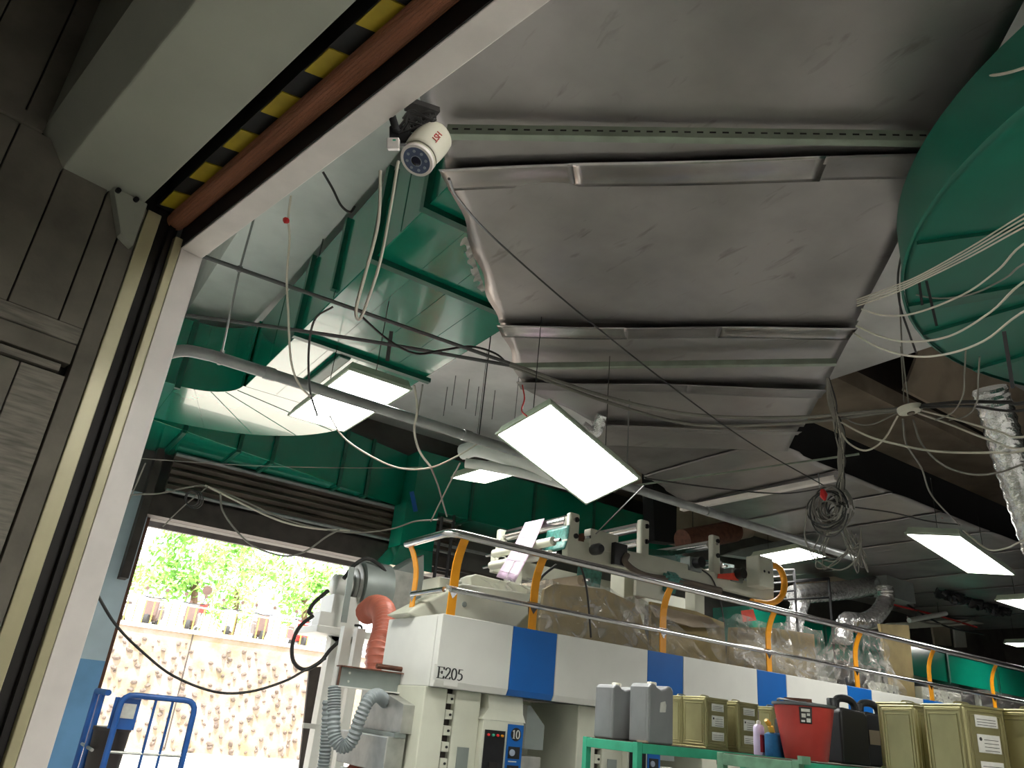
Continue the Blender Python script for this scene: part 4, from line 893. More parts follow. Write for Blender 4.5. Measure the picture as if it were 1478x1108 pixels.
# webs of film on the rollers
f1 = [ax(758, 754, T.x-0.11), ax(786, 748, T.x-0.11), ax(743, 840, T.x-0.72), ax(716, 832, T.x-0.72)]
def fq(P, n=10):
    return lambda u, v: (P[0]*(1-v)+P[1]*v)*(1-u) + (P[3]*(1-v)+P[2]*v)*u + V((0.02*math.sin(u*3.1), 0, 0))
wb = tag(MB().grid(fq(f1), 10, 4).build('film_web', 'film_pink', None, solid=0.004), 'pale pink printed film strip running down from the top roller', 'film')
MB().grid(lambda u, v: (f1[0]*(1-v)+f1[1]*v) + V((0.1*math.sin(u*2.4), 0, 0.09*(1-math.cos(u*2.4))*0.7)), 8, 2)
for k in range(5):
    u = 0.1+0.2*k; a = fq(f1)(u, 0.02); b = fq(f1)(u, 0.98)
    MB().bar(a+V((-0.004, 0, 0.004)), b+V((-0.004, 0, 0.004)), 0.006, 0.002).build('print_line', 'cable_grey', wb)
a = fq(f1)(0.02, 0.52); b = fq(f1)(0.98, 0.52); MB().bar(a+V((-0.004, 0, 0.004)), b+V((-0.004, 0, 0.004)), 0.01, 0.002).build('print_line', 'cable_grey', wb)
f2 = [ax(790, 766, T.x-0.1), ax(822, 757, T.x-0.1), ax(815, 792, T.x-0.15), ax(778, 800, T.x-0.15)]
tag(MB().grid(fq(f2), 10, 6).build('film_web', 'film_teal', None, solid=0.004), 'teal printed film hanging between the rollers beside the pink strip', 'film')
tag(MB().prism([ay(835, 815, 8.3), ay(870, 818, 8.3), ay(866, 848, 8.3), ay(832, 842, 8.3)], (0, 0.01, 0)).build('film_web', 'film_teal'), 'teal printed film under the roller beam above the wrapped boards', 'film')
tag(MB().prism([ay(975, 800, 8.6), ay(1060, 815, 8.6), ay(1055, 845, 8.6), ay(985, 828, 8.6)], (0, 0.01, 0)).build('film_web', 'film_teal'), 'teal printed film behind the middle of the roller beam', 'film')
tag(MB().prism([ay(900, 790, 8.9), ay(985, 795, 8.9), ay(985, 850, 8.9), ay(900, 835, 8.9)], (0, 0.01, 0)).build('film_web', 'duct_flange'), 'dark green film web behind the roller beam posts', 'film')
tag(MB().prism([ay(1037, 828, 7.9), ay(1067, 826, 7.9), ay(1066, 838, 7.9), ay(1036, 834, 7.9)], (0, 0.01, 0)).build('warning_flag', 'film_red'), 'bright red film scrap on the roller beam', 'film')
tag(MB().prism([ay(1070, 881, 7.9), ay(1087, 879, 7.9), ay(1092, 895, 7.9), ay(1072, 897, 7.9)], (0, 0.01, 0)).build('warning_flag', 'film_red'), 'red film scrap hanging below the roller beam', 'film')
ft = MB()
for k in range(10):
    c = zof((972+random.uniform(-9, 9), 838+random.uniform(-5, 5)), WY0-0.1); r = random.uniform(0.05, 0.1)
    ft.obox(c, V((r, 0, r*random.uniform(-.5, .5))), V((0, r*.4, r*.3)), V((r*.2, -r*.3, r)))
tag(ft.build('film_wad', 'film_teal'), 'wad of crumpled teal film stuck on the roller beam', 'film')
# ------------------------------------------------------------------ boards and clear wrap over the units
def board(px, Y, m, label, th=0.05, cat='board'):
    return tag(MB().prism([ay(*p, Y) for p in px], (0, th, 0)).build('cover_board', m), label, cat)
board([(800, 842), (872, 850), (920, 872), (935, 925), (940, 962), (775, 930), (786, 850)], 7.55, 'khaki', 'khaki board under clear wrap nearest the walkway end')
board([(940, 868), (1005, 882), (1045, 898), (1050, 980), (940, 962)], 7.6, 'khaki', 'khaki board under clear wrap behind the second blue stripe')
board([(1055, 905), (1110, 905), (1175, 915), (1180, 1000), (1050, 985)], 7.6, 'khaki', 'khaki board under clear wrap behind the third blue stripe')
board([(1270, 900), (1312, 902), (1322, 1012), (1290, 1005)], 7.7, 'khaki', 'tall brown board standing past the wrapped hoses')
board([(940, 872), (1025, 892), (1040, 905), (1000, 905), (950, 890)], 7.45, 'slab_beige', 'pale curved sheet lying on the wrapped boards')
def wrap(px4, Y, label, nu=26, nv=26, amp=0.07, ph=0.0):
    P = [ay(*p, Y) for p in px4]
    def fn(u, v):
        b = (P[0]*(1-v)+P[1]*v)*(1-u) + (P[3]*(1-v)+P[2]*v)*u
        fold = amp*(math.sin(v*17+u*4+ph)+0.6*math.sin(v*31-u*7+ph*2)+0.5*math.sin(u*13+v*9))*(0.35+0.65*u)
        return b + V((0.02*math.sin(u*9+v*5), -abs(fold)*0.8-0.03, 0.03*math.sin(v*11+ph)))
    return tag(MB().grid(fn, nu, nv).build('plastic_wrap', 'wrap'), label, 'plastic sheet')
wrap([(770, 838), (880, 846), (955, 960), (772, 925)], 7.42, 'clear plastic sheet creased over the first khaki board', ph=0.3)
wrap([(872, 850), (945, 872), (1050, 978), (935, 955)], 7.38, 'clear plastic sheet sagging between the first and second boards', ph=1.3)
wrap([(1010, 900), (1058, 888), (1180, 1000), (1040, 980)], 7.42, 'clear plastic sheet bunched at the grey upright', ph=2.1)
wrap([(1056, 888), (1185, 908), (1190, 1000), (1070, 985)], 7.46, 'clear plastic sheet over the third board', ph=0.9)
wrap([(1200, 905), (1228, 905), (1235, 1000), (1160, 985)], 7.4, 'milky plastic sheet pulled down from the foil hose', amp=0.1, ph=2.7)
wrap([(1228, 905), (1268, 915), (1298, 1008), (1232, 998)], 7.4, 'clear plastic skirt hanging under the foil hose', amp=0.12, ph=0.2)
wrap([(690, 838), (760, 835), (800, 850), (770, 900)], 7.75, 'clear plastic scrap behind the yellow post', amp=0.05, ph=1.9)
wrap([(1330, 985), (1478, 1005), (1500, 1040), (1330, 1012)], 7.5, 'clear plastic sheet heaped at the far end of the walkway', amp=0.08, ph=1.0)
# white and cream machine tops on the walkway
tp = thing('ink_unit_cover', 'cream sloping cover box on the walkway at the numbered end', 'machine cover', (4.2, 7.6, BZ1))
A = ay(640, 880, 7.5); 
MB().prism([ay(586, 884, 7.6), ay(668, 842, 7.6), ay(790, 860, 7.6), ay(745, 905, 7.6), ay(640, 905, 7.6)], (0, 0.5, 0)).build('cover', 'machine_cream', tp, bevel=0.02)
MB().lathe([(0.03, 0), (0.03, 0.012)], ay(670, 872, 7.6), (0, -1, 0), 14).build('cap', 'machine_grey', tp)
MB().box(ay(630, 862, 7.75), ay(668, 838, 7.75)+V((0, 0.4, 0))).build('side_box', 'machine_cream', tp, bevel=0.02)
ub = thing('unit_crossbeam', 'cream rounded crossbeam with two white stickers above the walkway', 'machine beam', ay(700, 850, 7.9))
MB().prism([ay(678, 832, 7.9), ay(688, 828, 7.9), ay(745, 842, 7.9), ay(800, 850, 7.9), ay(800, 925, 7.9), ay(733, 915, 7.9), ay(735, 862, 7.9), ay(680, 848, 7.9)], (0, 0.25, 0)).build('beam', 'machine_cream', ub, bevel=0.02, seg=3)
for px in (733, 743): MB().box(ay(px-2.5, 849, 7.898)-V((0, 0.002, 0)), ay(px+2.5, 856, 7.898)).build('sticker', 'paper', ub)
MB().box((7.9, 7.8, 2.5), (8.1, 8.0, 3.4))
for i, (a, b, lb) in enumerate((((1180, 975), (1210, 1000), 'cream switch box behind the railing at the milky plastic'), ((1272, 985), (1300, 1012), 'cream perforated box behind the railing by the brown board'), ((1330, 990), (1390, 1020), 'cream perforated cover behind the railing at the plastic heap'), ((1095, 800), (1118, 850), 'white bracket at the end of the roller frame'))):
    A = ay(*a, 7.6); B = ay(*b, 7.6); t = thing('control_box', lb, 'box', ((A.x+B.x)/2, 7.6, min(A.z, B.z)))
    MB().box((A.x, 7.6, min(A.z, B.z)), (B.x, 7.85, max(A.z, B.z))).build('case', 'machine_cream', t, bevel=0.02)
    for k in range(2): MB().lathe([(0.02, 0), (0.02, 0.005)], (A.x+(B.x-A.x)*(0.35+0.3*k), 7.6, (A.z+B.z)/2), (0, -1, 0), 10).build('hole', 'black', t)
cable([ay(*p, 7.93) for p in ((1010, 820), (1028, 835), (1040, 870), (1046, 905))], 0.012, 'cable_black', 'black cable hanging at the roller frame leg', world=True)
cable([ay(803, 815, 7.2), ay(780, 835, 7.2), ay(765, 870, 7.2), ay(766, 905, 7.2)], 0.016, 'cable_black', 'thick black cable looping behind the third yellow post', world=True)
cable([ay(835, 808, 7.2), ay(845, 840, 7.2), ay(850, 880, 7.2), ay(853, 920, 7.2)], 0.013, 'cable_black', 'black cable hanging in front of the first khaki board', world=True)

# ------------------------------------------------------------------ blower on its stand by the opening
BY = 11.5
bw = thing('blower', 'grey centrifugal blower with electric motor on a white stand', 'blower', ay(520, 910, BY))
vc = ay(531, 850, BY); vr = 0.42
MB().lathe([(0.12, -0.16), (vr*0.55, -0.17), (vr, -0.15), (vr, 0.32), (vr*0.9, 0.34)], vc+V((-0.05, 0, 0)), (1, 0.0, 0.02), 40).build('volute', 'machine_grey', bw)
for k in range(3): MB().lathe([(0.36-0.1*k, -0.18-0.02*k), (0.38-0.1*k, -0.2-0.02*k), (0.34-0.1*k, -0.21-0.02*k)], vc+V((-0.05, 0, 0)), (1, 0, 0.02), 36).build('inlet_ring', 'galv', bw)
mc = ay(490, 845, BY)
MB().lathe([(0.13, -0.12), (0.165, -0.09), (0.17, 0.16), (0.13, 0.18)], mc, (1, 0, 0.02), 28).build('motor', 'machine_white', bw)
fin = MB()
for k in range(12):
    fin.lathe([(0.15, 0), (0.15, 0.008)], mc+V((0.2+0.022*k, 0, 0)), (1, 0, 0.02), 20)
fin.build('motor_fins', 'black', bw)
MB().tube([mc+V((0.16, 0, 0)), vc], 0.12, 16).build('motor_neck', 'black', bw)
pl0, pl1 = ay(440, 908, BY), ay(548, 912, BY)
MB().box((pl0.x, BY-0.5, pl0.z-0.05), (pl1.x+0.4, BY+0.5, pl0.z+0.05)).build('platform', 'machine_white', bw, bevel=0.01)
MB().box((mc.x-0.15, BY-0.25, pl0.z+0.051), (mc.x+0.32, BY+0.25, mc.z-0.165)).build('motor_base', 'machine_white', bw)
MB().box((pl0.x+0.08, BY-0.3, pl0.z+0.051), (pl0.x+0.32, BY, pl0.z+0.26)).build('terminal_box', 'machine_white', bw)
s0, s1 = ay(496, 898, BY-0.42), ay(508, 818, BY-0.42)
MB().bar(s0, s1, 0.09, 0.02, (1, 0, 0)).build('support_bar', 'machine_grey', bw)
for (px, wd) in ((476, 0.16), (503, 0.2)):
    a = ay(px, 915, BY-0.1); MB().box((a.x, BY-0.2, 0), (a.x+wd, BY, pl0.z-0.051)).build('leg', 'machine_white', bw)
MB().prism([ay(470, 915, BY-0.2), ay(515, 917, BY-0.2), ay(505, 930, BY-0.2), ay(490, 930, BY-0.2)], (0, 0.02, 0)).build('gusset', 'machine_white', bw)
hp = [ay(*p, BY+0.2) for p in ((560, 830), (612, 800), (612, 882), (562, 882))]
MB().prism(hp, (0, 0.6, 0)).build('outlet_hood', 'machine_grey', bw, bevel=0.01)
MB().box(ay(556, 890, BY)+V((0, 0, 0)), ay(600, 828, BY)+V((0, 0.7, 0))).build('outlet_box', 'galv', bw)
cable([ay(*p, BY-0.3) for p in ((496, 835), (512, 815), (530, 806), (548, 815), (556, 825))], 0.03, 'cable_black', 'thick black cable arching over the blower', world=True, k=8)
cable([ay(*p, BY-0.3) for p in ((474, 852), (455, 868), (446, 882), (450, 886))], 0.03, 'cable_black', 'black motor cable entering the blower terminal box', world=True, k=8)
cable([ay(*p, BY-0.48) for p in ((452, 888), (432, 905), (422, 930), (424, 955), (440, 966), (462, 955), (476, 938), (490, 925))], 0.028, 'cable_black', 'thick black cable loop hanging under the blower platform', world=True, k=8)
cable([ay(*p, BY-0.48) for p in ((512, 902), (522, 905), (520, 930), (518, 957))], 0.018, 'cable_black', 'thin black cable hanging from the blower to the I-beam', world=True, k=6)
hose([ay(528, 885, 10.6), ay(540, 876, 10.3), ay(552, 880, 9.9), ay(556, 900, 9.6), ay(552, 925, 9.4), ay(546, 944, 9.3), ay(545, 990, 9.3)], 0.16, 'hose_orange', 'flexible_hose', 'orange ribbed hose bending down from the blower behind the machine end', ridge=0.045, amp=0.06)
# white post frame behind the hoses
sf = thing('post_frame', 'white steel post frame between the blower and the yard', 'frame', (3.4, 9.5, 0))
for px, Y in ((487, 10.2), (507, 10.2)):
    a = ay(px, 1000, Y); MB().box((a.x-0.06, Y, 0), (a.x+0.06, Y+0.12, 2.6)).build('post', 'machine_white', sf)
a, b = ay(440, 1047, 10.2), ay(470, 1047, 10.2); MB().box((a.x, 10.24, a.z-0.03), (b.x+0.3, 10.3, a.z+0.03)).build('crossbar', 'machine_white', sf)
dkp = [ay(*p, 12.6) for p in ((447, 962), (473, 962), (462, 1042), (450, 1042))]
tag(MB().prism([dkp[0], dkp[1], V((dkp[2].x, 12.6, 0)), V((dkp[3].x, 12.6, 0))], (0, 0.05, 0)).build('dark_screen', 'shutter_dark'), 'dark mesh screen standing beside the opening', 'screen')
# dark rack behind the railing
rk = thing('ladder_rack', 'tall black ladder rack standing behind the drop duct', 'rack', ay(635, 820, 11.8))
c = [ay(*p, 11.8) for p in ((626, 838), (632, 744), (644, 835), (650, 742))]
for a, b in ((c[0], c[1]), (c[2], c[3])): MB().tube([V((a.x, 11.8, 0)), V((a.x, 11.8, b.z))], 0.03, 6).build('stile', 'black', rk)
for z in (c[1].z-0.03, 3.9, 3.3, 2.7): MB().bar(V((c[0].x, 11.8, z)), V((c[2].x, 11.8, z)), 0.04, 0.03).build('rung', 'cable_grey' if z > 4.5 else 'black', rk)
for i in range(4):
    z = 3.4+0.42*i
    tag(MB().bar((6.4, 13.2, z), (10.5, 13.2, z), 0.06, 0.05).build('wall_rail', 'pipe_grey' if i % 2 else 'shutter_dark'), 'horizontal rail on the dark rear wall', 'rail', 'rails on the rear wall')
tag(MB().box((6.7, 12.4, 0), (8.2, 13.0, 3.5)).build('grey_cabinet', 'machine_grey'), 'tall grey cabinet behind the walkway end', 'cabinet')

# ================================================================== SHELVES AND WHAT STANDS ON THEM
SZ = 1.57
def shelf(x0, x1, y0, y1, z, m, mfront, label):
    t = thing('shelf_rack', label, 'shelf', (x0, y0, 0))
    w_ = 0.045
    for x in (x0, x1-w_):
        for y in (y0, y1-w_):
            MB().box((x, y, 0), (x+w_, y+w_, z)).build('leg', m, t, bevel=0.003)
    for zz in (z-0.065, z-0.62, 0.35):
        MB().box((x0+w_, y0, zz), (x1-w_, y0+0.02, zz+0.06)).build('rail', mfront, t, bevel=0.003)
        MB().box((x0+w_, y1-0.02, zz), (x1-w_, y1, zz+0.06)).build('rail', mfront, t, bevel=0.003)
        MB().box((x0, y0+w_, zz), (x0+0.02, y1-w_, zz+0.06)).build('rail', m, t, bevel=0.003)
        MB().box((x1-0.02, y0+w_, zz), (x1, y1-w_, zz+0.06)).build('rail', m, t, bevel=0.003)
        MB().box((x0+0.021, y0+0.021, zz+0.045), (x1-0.021, y1-0.021, zz+0.064)).build('shelf_board', 'shelf_board', t)
    return t
shelf(3.84, 5.55, 4.13, 4.70, SZ, 'shelf_green', 'shelf_green', 'green steel shelf rack carrying the silver jerry cans')
shelf(3.84, 5.20, 2.88, 3.45, SZ-0.005, 'shelf_green_worn', 'shelf_green', 'worn green steel shelf rack carrying the red bucket')
shelf(3.42, 4.9, 1.45, 2.42, 1.525, 'shelf_green', 'shelf_green', 'green steel shelf rack carrying the tall gold tins')
tag(MB().box((3.83, 2.85, SZ-0.02), (3.9, 2.88, SZ+0.02)).build('shelf_clip', 'shelf_green_worn'), 'small worn green clip on the corner of the bucket rack', 'clip')

def make_tin():
    t = thing('square_tin', 'tin', 'tin', (0, 0, 0), 0, 'gold square tins')
    w_, h = 0.236, 0.345
    MB().box((0, 0, 0.004), (w_, w_, h-0.004)).build('body', 'tin_gold', t, local=True, bevel=0.012)
    for z in (0.0, h-0.012):
        MB().hexa([(-0.003, -0.003, z), (w_+0.003, -0.003, z), (w_+0.003, w_+0.003, z), (-0.003, w_+0.003, z), (-0.003, -0.003, z+0.012), (w_+0.003, -0.003, z+0.012), (w_+0.003, w_+0.003, z+0.012), (-0.003, w_+0.003, z+0.012)]).build('rim', 'tin_gold', t, local=True, bevel=0.004)
    for (o, u) in (((0, 0, 0), (0, 1, 0)), ((0, 0, 0), (1, 0, 0))):
        u = V(u); n = V((-1, 0, 0)) if u.y else V((0, -1, 0)); mb = MB()
        for off, r in ((0.018, 0.004), (0.036, 0.003)):
            a, b = off, w_-off; z0, z1 = off+0.008, h-off-0.008
            P = [u*a+V((0, 0, z0)), u*b+V((0, 0, z0)), u*b+V((0, 0, z1)), u*a+V((0, 0, z1))]
            for i in range(4): mb.tube([P[i]+n*0.0005, P[(i+1) % 4]+n*0.0005], r, 6)
        mb.build('pressed_ridge', 'tin_gold', t, local=True)
    MB().tube(spline([(w_*0.32, w_/2, h-0.002), (w_*0.35, w_/2, h+0.014), (w_*0.65, w_/2, h+0.014), (w_*0.68, w_/2, h-0.002)], 4), 0.004, 6).build('handle', 'tin_gold', t, local=True)
    MB().lathe([(0.022, 0), (0.022, 0.012), (0.018, 0.015)], (w_*0.8, w_*0.8, h-0.004), (0, 0, 1), 16).build('cap', 'tin_gold', t, local=True)
    return t
def tin_labels(t, big=True):
    w_ = 0.236
    for z0, z1, k in ((0.255, 0.305, 3), (0.15, 0.225, 4), (0.06, 0.115, 3)):
        p = MB().box((0.06, -0.0035, z0), (0.185, -0.002, z1)).build('paper_label', 'paper', t, local=True)
        mb = MB()
        for i in range(k): mb.box((0.095 if k == 4 else 0.07, -0.0042, z0+0.008+(z1-z0-0.016)*i/k), (0.175, -0.0036, z0+0.0105+(z1-z0-0.016)*i/k))
        if k == 4: mb.lathe([(0.008, 0), (0.008, 0.0006)], (0.078, -0.0036, z1-0.02), (0, -1, 0), 10)
        mb.build('print', 'ink', p, local=True)
proto = make_tin(); tin_used = [False]
def tin(px, y, z, rz, label, labels=True, depth=None):
    if not tin_used[0]: t = proto; tin_used[0] = True
    else: t = copy_tree(proto)
    for ch in list(t.children):
        if ch.name.startswith('paper_label'):
            for g_ in list(ch.children): bpy.data.objects.remove(g_)
            bpy.data.objects.remove(ch)
    p = dp(px[0], px[1], depth) if depth else ay(px[0], px[1], y)
    t.location = (p.x, p.y, z); t.rotation_euler = (0, 0, rz); t['label'] = label
    if labels: tin_labels(t)
    return t
z1 = SZ+0.0
tin((1019, 1074), 4.17, z1, 0, 'gold square tin with three paper labels beside the grey jerry cans')
tin((1066, 1077), 4.17, z1, 0, 'gold square tin with paper labels beside the spray can')
tin((1118, 1080), 4.20, z1, 0, 'plain gold square tin behind the blue pot', False)
tin((984, 1072), 4.40, z1, 0, 'gold square tin half hidden behind the grey jerry can', False)
z3 = 1.53
tin((1327, 1100), 0, z3, -0.31, 'plain gold square tin next to the black jerry cans', False, depth=3.72)
tin((1399, 1100), 0, z3, -0.31, 'gold square tin with a dark labelled side on the nearest rack', True, depth=3.36)
tin((1500, 1100), 0, z3, -0.31, 'gold square tin at the end of the nearest rack', True, depth=3.30)
tin((1316, 1090), 0, z3+0.04, -0.31, 'gold square tin standing behind the other tall tins', False, depth=4.12)
tin((1384, 1095), 0, z3, -0.31, 'gold square tin in the back row of the nearest rack', False, depth=3.85)

def jerry(loc, rz, w_, d, h, m, label, front=None, handle=False):
    t = thing('jerry_can', label, 'jerry can', loc, rz)
    prof = [(0, 0), (w_, 0), (w_, h*0.90), (w_*0.93, h*0.97), (w_*0.8, h*0.985), (w_*0.66, h*0.93), (w_*0.5, h*0.90), (w_*0.36, h*0.93), (w_*0.24, h*0.99), (w_*0.08, h*0.985), (0, h*0.92)]
    if handle: prof = [(0, 0), (w_, 0), (w_, h*0.74), (w_*0.9, h*0.80), (w_*0.1, h*0.84), (0, h*0.78)]
    b = MB().prism([(x, 0, z) for x, z in prof], (0, d, 0)).build('body', m, t, local=True, bevel=0.03, seg=5)
    if handle:
        MB().tube(spline([(w_*0.22, d/2, h*0.76), (w_*0.26, d/2, h*0.94), (w_*0.45, d/2, h*0.99), (w_*0.75, d/2, h*0.98), (w_*0.92, d/2, h*0.9), (w_*0.95, d/2, h*0.72)], 5), 0.022, 10).build('handle', m, t, local=True)
        MB().lathe([(0.032, 0), (0.032, 0.05), (0.028, 0.055)], (w_*0.12, d/2, h*0.82), (0, 0, 1), 20).build('cap', m, t, local=True)
    else:
        MB().lathe([(0.034, 0), (0.034, 0.04), (0.03, 0.045)], (w_*0.5, d/2, h*0.91), (0, 0, 1), 20).build('cap', 'cctv_body', t, local=True)
        MB().grid(lambda u, v: V((-0.002-0.008*math.sin(u*3.14)*math.sin(v*3.14), d*(0.15+0.7*u), h*(0.08+0.8*v))), 8, 10).build('side_bulge', m, t, local=True)
    return t
a = ay(936, 1066, 4.155); j = jerry((a.x, 4.155, z1), 0, 0.235, 0.20, 0.385, 'jerry_silver', 'grey plastic jerry can with a torn white label in front of the gold tins', 'jerry_dark')
MB().prism([(0.10, -0.003, 0.20), (0.155, -0.003, 0.205), (0.16, -0.003, 0.25), (0.15, -0.003, 0.275), (0.105, -0.003, 0.262)], (0, 0.002, 0)).build('torn_label', 'paper', j, local=True)
jerry((3.885, 4.44, z1), 0, 0.235, 0.20, 0.365, 'jerry_silver', 'silver grey jerry can at the corner of the rack behind the labelled one')
a = ay(1217, 1088, 2.95); jb = jerry((a.x-0.03, 2.93, z1), -0.25, 0.20, 0.17, 0.36, 'jerry_black', 'black jerry can with a loop handle right behind the red bucket', handle=True)
a = ay(1255, 1092, 2.95); jc = jerry((a.x+0.02, 2.97, z1), -0.25, 0.20, 0.17, 0.36, 'jerry_black', 'black jerry can with a pale label between the other black can and the gold tins', handle=True)
MB().box((0.02, -0.0035, 0.12), (0.12, -0.001, 0.20)).build('paper_label', 'slab_beige', jc, local=True)
# red bucket
c = dp(1168, 1088, 4.28); c = V((c.x, c.y+0.02, z1))
bk = thing('bucket', 'red plastic bucket with a black label and cluttered rim', 'bucket', c)
MB().lathe([(0.112, 0.0), (0.116, 0.004), (0.165, 0.285), (0.158, 0.285), (0.11, 0.012)], c, (0, 0, 1), 40).build('pail', 'bucket_red', bk)
MB().lathe([(0.165, 0.275), (0.175, 0.279), (0.175, 0.292), (0.155, 0.294)], c, (0, 0, 1), 40).build('rim', 'jerry_dark', bk)
vdir = V((-c.x, -c.y, 0)).normalized(); sdir = V((-vdir.y, vdir.x, 0))
def bpt(u, z, o=0.002):
    r = 0.116+(0.165-0.116)*(z-0.004)/0.281+o; an = math.atan2(vdir.y, vdir.x)+u
    return c+V((r*math.cos(an), r*math.sin(an), z))
MB().grid(lambda u, v: bpt(-0.15+0.42*u, 0.185+0.085*v), 8, 3).build('label', 'ink', bk, solid=0.001)
lb = MB()
for (u0, u1, v0, v1) in ((-0.08, 0.2, 0.245, 0.260), (-0.08, 0.06, 0.215, 0.235), (0.1, 0.2, 0.225, 0.238), (-0.1, 0.03, 0.192, 0.202), (0.08, 0.22, 0.192, 0.212)):
    lb.grid(lambda u, v: bpt(u0+(u1-u0)*u, v0+(v1-v0)*v, 0.0035), 3, 1)
lb.build('label_print', 'paper', bk)
MB().tube([c+V((0.14*math.cos(a), 0.14*math.sin(a), 0.30+0.008*math.sin(3*a))) for a in [0.3*k for k in range(14)]], 0.007, 6).build('bail_handle', 'jerry_dark', bk)
tag(MB().obox(c+V((-0.02, 0.02, 0.308)), sdir*0.075, vdir*0.03, V((0, 0, 0.012))).build('scraper', 'rust'), 'rusty scraper lying across the red bucket', 'tool')
# small things by the bucket
def can(px, d, r, h, m, label, name, m2=None, nozzle=False):
    q = dp(px, 1080, d); q = V((q.x, q.y, z1)); t = thing(name, label, 'can', q)
    MB().lathe([(r*0.96, 0), (r, 0.004), (r, h*0.86), (r*0.75, h*0.93), (r*0.55, h*0.95)], q, (0, 0, 1), 24).build('body', m, t)
    if m2: MB().lathe([(r*1.01, h*0.1), (r*1.012, h*0.11), (r*1.012, h*0.62), (r*1.01, h*0.63)], q+V((0.006, -0.006, 0)), (0, 0, 1), 24).build('label_band', m2, t)
    if nozzle:
        MB().lathe([(r*0.45, h*0.95), (r*0.4, h*1.05), (r*0.2, h*1.08)], q, (0, 0, 1), 14).build('nozzle', 'paper', t)
        MB().tube([q+V((0, 0, h*1.05)), q+V((0.005, 0, h*1.4))], 0.003, 6).build('straw', 'cable_grey', t)
    return t
can(1096, 4.5, 0.032, 0.175, 'can_lilac', 'lilac and red spray can with a nozzle straw on the rack edge', 'spray_can', 'can_red', True)
can(1119, 4.42, 0.058, 0.135, 'can_blue', 'blue painted pot with drips between the spray can and the bucket', 'paint_pot')
can(1131, 4.62, 0.045, 0.24, 'jerry_black', 'dark bottle behind the blue pot', 'bottle')
q = dp(1112, 1048, 4.42); br_ = thing('paint_brush', 'yellow brush lying in the blue pot', 'brush', q)
MB().bar(q, q+V((0.05, 0.02, -0.05)), 0.03, 0.012).build('handle', 'fence_yellow', br_)
MB().lathe([(0.004, 0), (0.016, 0.02), (0.012, 0.05)], q, V((-0.6, 0, 0.5)), 8).build('bristles', 'fence_yellow', br_)
tag(MB().obox((4.02, 4.21, z1+0.008), (0.08, 0.01, 0), (-0.005, 0.04, 0), (0, 0, 0.006)).build('rag', 'slab_beige'), 'pale folded rag under the silver jerry can', 'rag')
for i, (x, y, s, lb_) in enumerate(((3.98, 4.25, 0.17, 'white carton on the lower board of the jerry can rack, by the post'), (4.17, 4.25, 0.17, 'white carton beside the other one under the jerry cans'), (4.55, 4.28, 0.14, 'small brown carton under the gold tins'))):
    t = thing('carton', lb_, 'box', (x, y, 0.955+0.0))
    MB().box((x-s/2, y-s/2, 1.02), (x+s/2, y+s/2, 1.40 if i < 2 else 1.25)).build('box', 'paper' if i < 2 else 'cardboard', t, bevel=0.004)
    MB().box((x-0.004, y-s/2-0.001, 1.02), (x+0.004, y-s/2, 1.40 if i < 2 else 1.25)).build('tape', 'cable_white', t)

# ================================================================== FAR RIGHT BACKGROUND
def foil(pts, r, label):
    o = hose(pts, r, 'foil', 'foil_duct', label, 'duct', None, 0.05, 8, 0.045); return o
foil([ay(*p, 8.7) for p in ((1145, 858), (1180, 855), (1230, 850), (1280, 840), (1302, 838))], 0.17, 'shiny foil flexible duct running level behind the black handrail')
foil([ay(*p, 8.7) for p in ((1158, 862), (1152, 880), (1146, 905), (1144, 940))], 0.15, 'foil flexible duct dropping down behind the black handrail')
foil([ay(*p, 8.3) for p in ((1277, 846), (1278, 866), (1266, 886), (1248, 896), (1230, 896), (1221, 898), (1216, 925))], 0.15, 'foil elbow duct curling down to the plastic wrapped unit')
foil([dp(1428, 560, 6.2), dp(1440, 600, 6.2), dp(1458, 660, 6.2), dp(1478, 720, 6.2), dp(1505, 800, 6.2), dp(1540, 900, 6.3), dp(1570, 1000, 6.4), V((dp(1585, 1060, 6.4).x, dp(1585, 1060, 6.4).y, 0.1))], 0.13, 'long foil flexible duct hanging from the green drum')
bh = thing('handrail', 'black tubular handrail in front of the foil ducts', 'railing', ay(1148, 900, 8.4))
for px, t0 in ((1146, 822), (1196, 834)):
    a, b = ay(px, t0, 8.4), ay(px+4, 905, 8.4); MB().tube([a, V((a.x, 8.4, 2.5))], 0.022, 8).build('post', 'black', bh)
for a, b in (((1110, 823), (1146, 822)), ((1146, 838), (1196, 834)), ((1112, 842), (1196, 836)), ((1112, 866), (1196, 862)), ((1112, 855), (1146, 852))):
    MB().tube([ay(*a, 8.4), ay(*b, 8.4)], 0.018, 8).build('rail', 'black', bh)
def slab(px, Y, th, m, name, label, cat):
    return tag(MB().prism([ay(*p, Y) for p in px], (0, th, 0)).build(name, m), label, cat)
slab([(1168, 835), (1262, 826), (1264, 836), (1168, 848)], 9.3, 0.3, 'slab_beige', 'cream_duct', 'cream flat duct above the foil duct', 'duct')
slab([(1268, 907), (1300, 898), (1412, 893), (1420, 900), (1300, 908)], 9.6, 0.3, 'machine_cream', 'cream_beam', 'long pale beam crossing behind the brown board', 'beam')
slab([(1345, 900), (1370, 902), (1374, 932), (1350, 930)], 10.6, 0.05, 'slab_beige', 'wall_board', 'pink beige board behind the green duct, beside the other board', 'board')
slab([(1377, 902), (1392, 904), (1396, 934), (1380, 934)], 10.6, 0.05, 'paper', 'wall_board', 'white board behind the green duct', 'board')
slab([(1060, 752), (1050, 720), (940, 705), (935, 780), (1000, 790)], 12.5, 0.1, 'slab_beige', 'wall_board', 'pale wall sheet behind the roller posts', 'board')
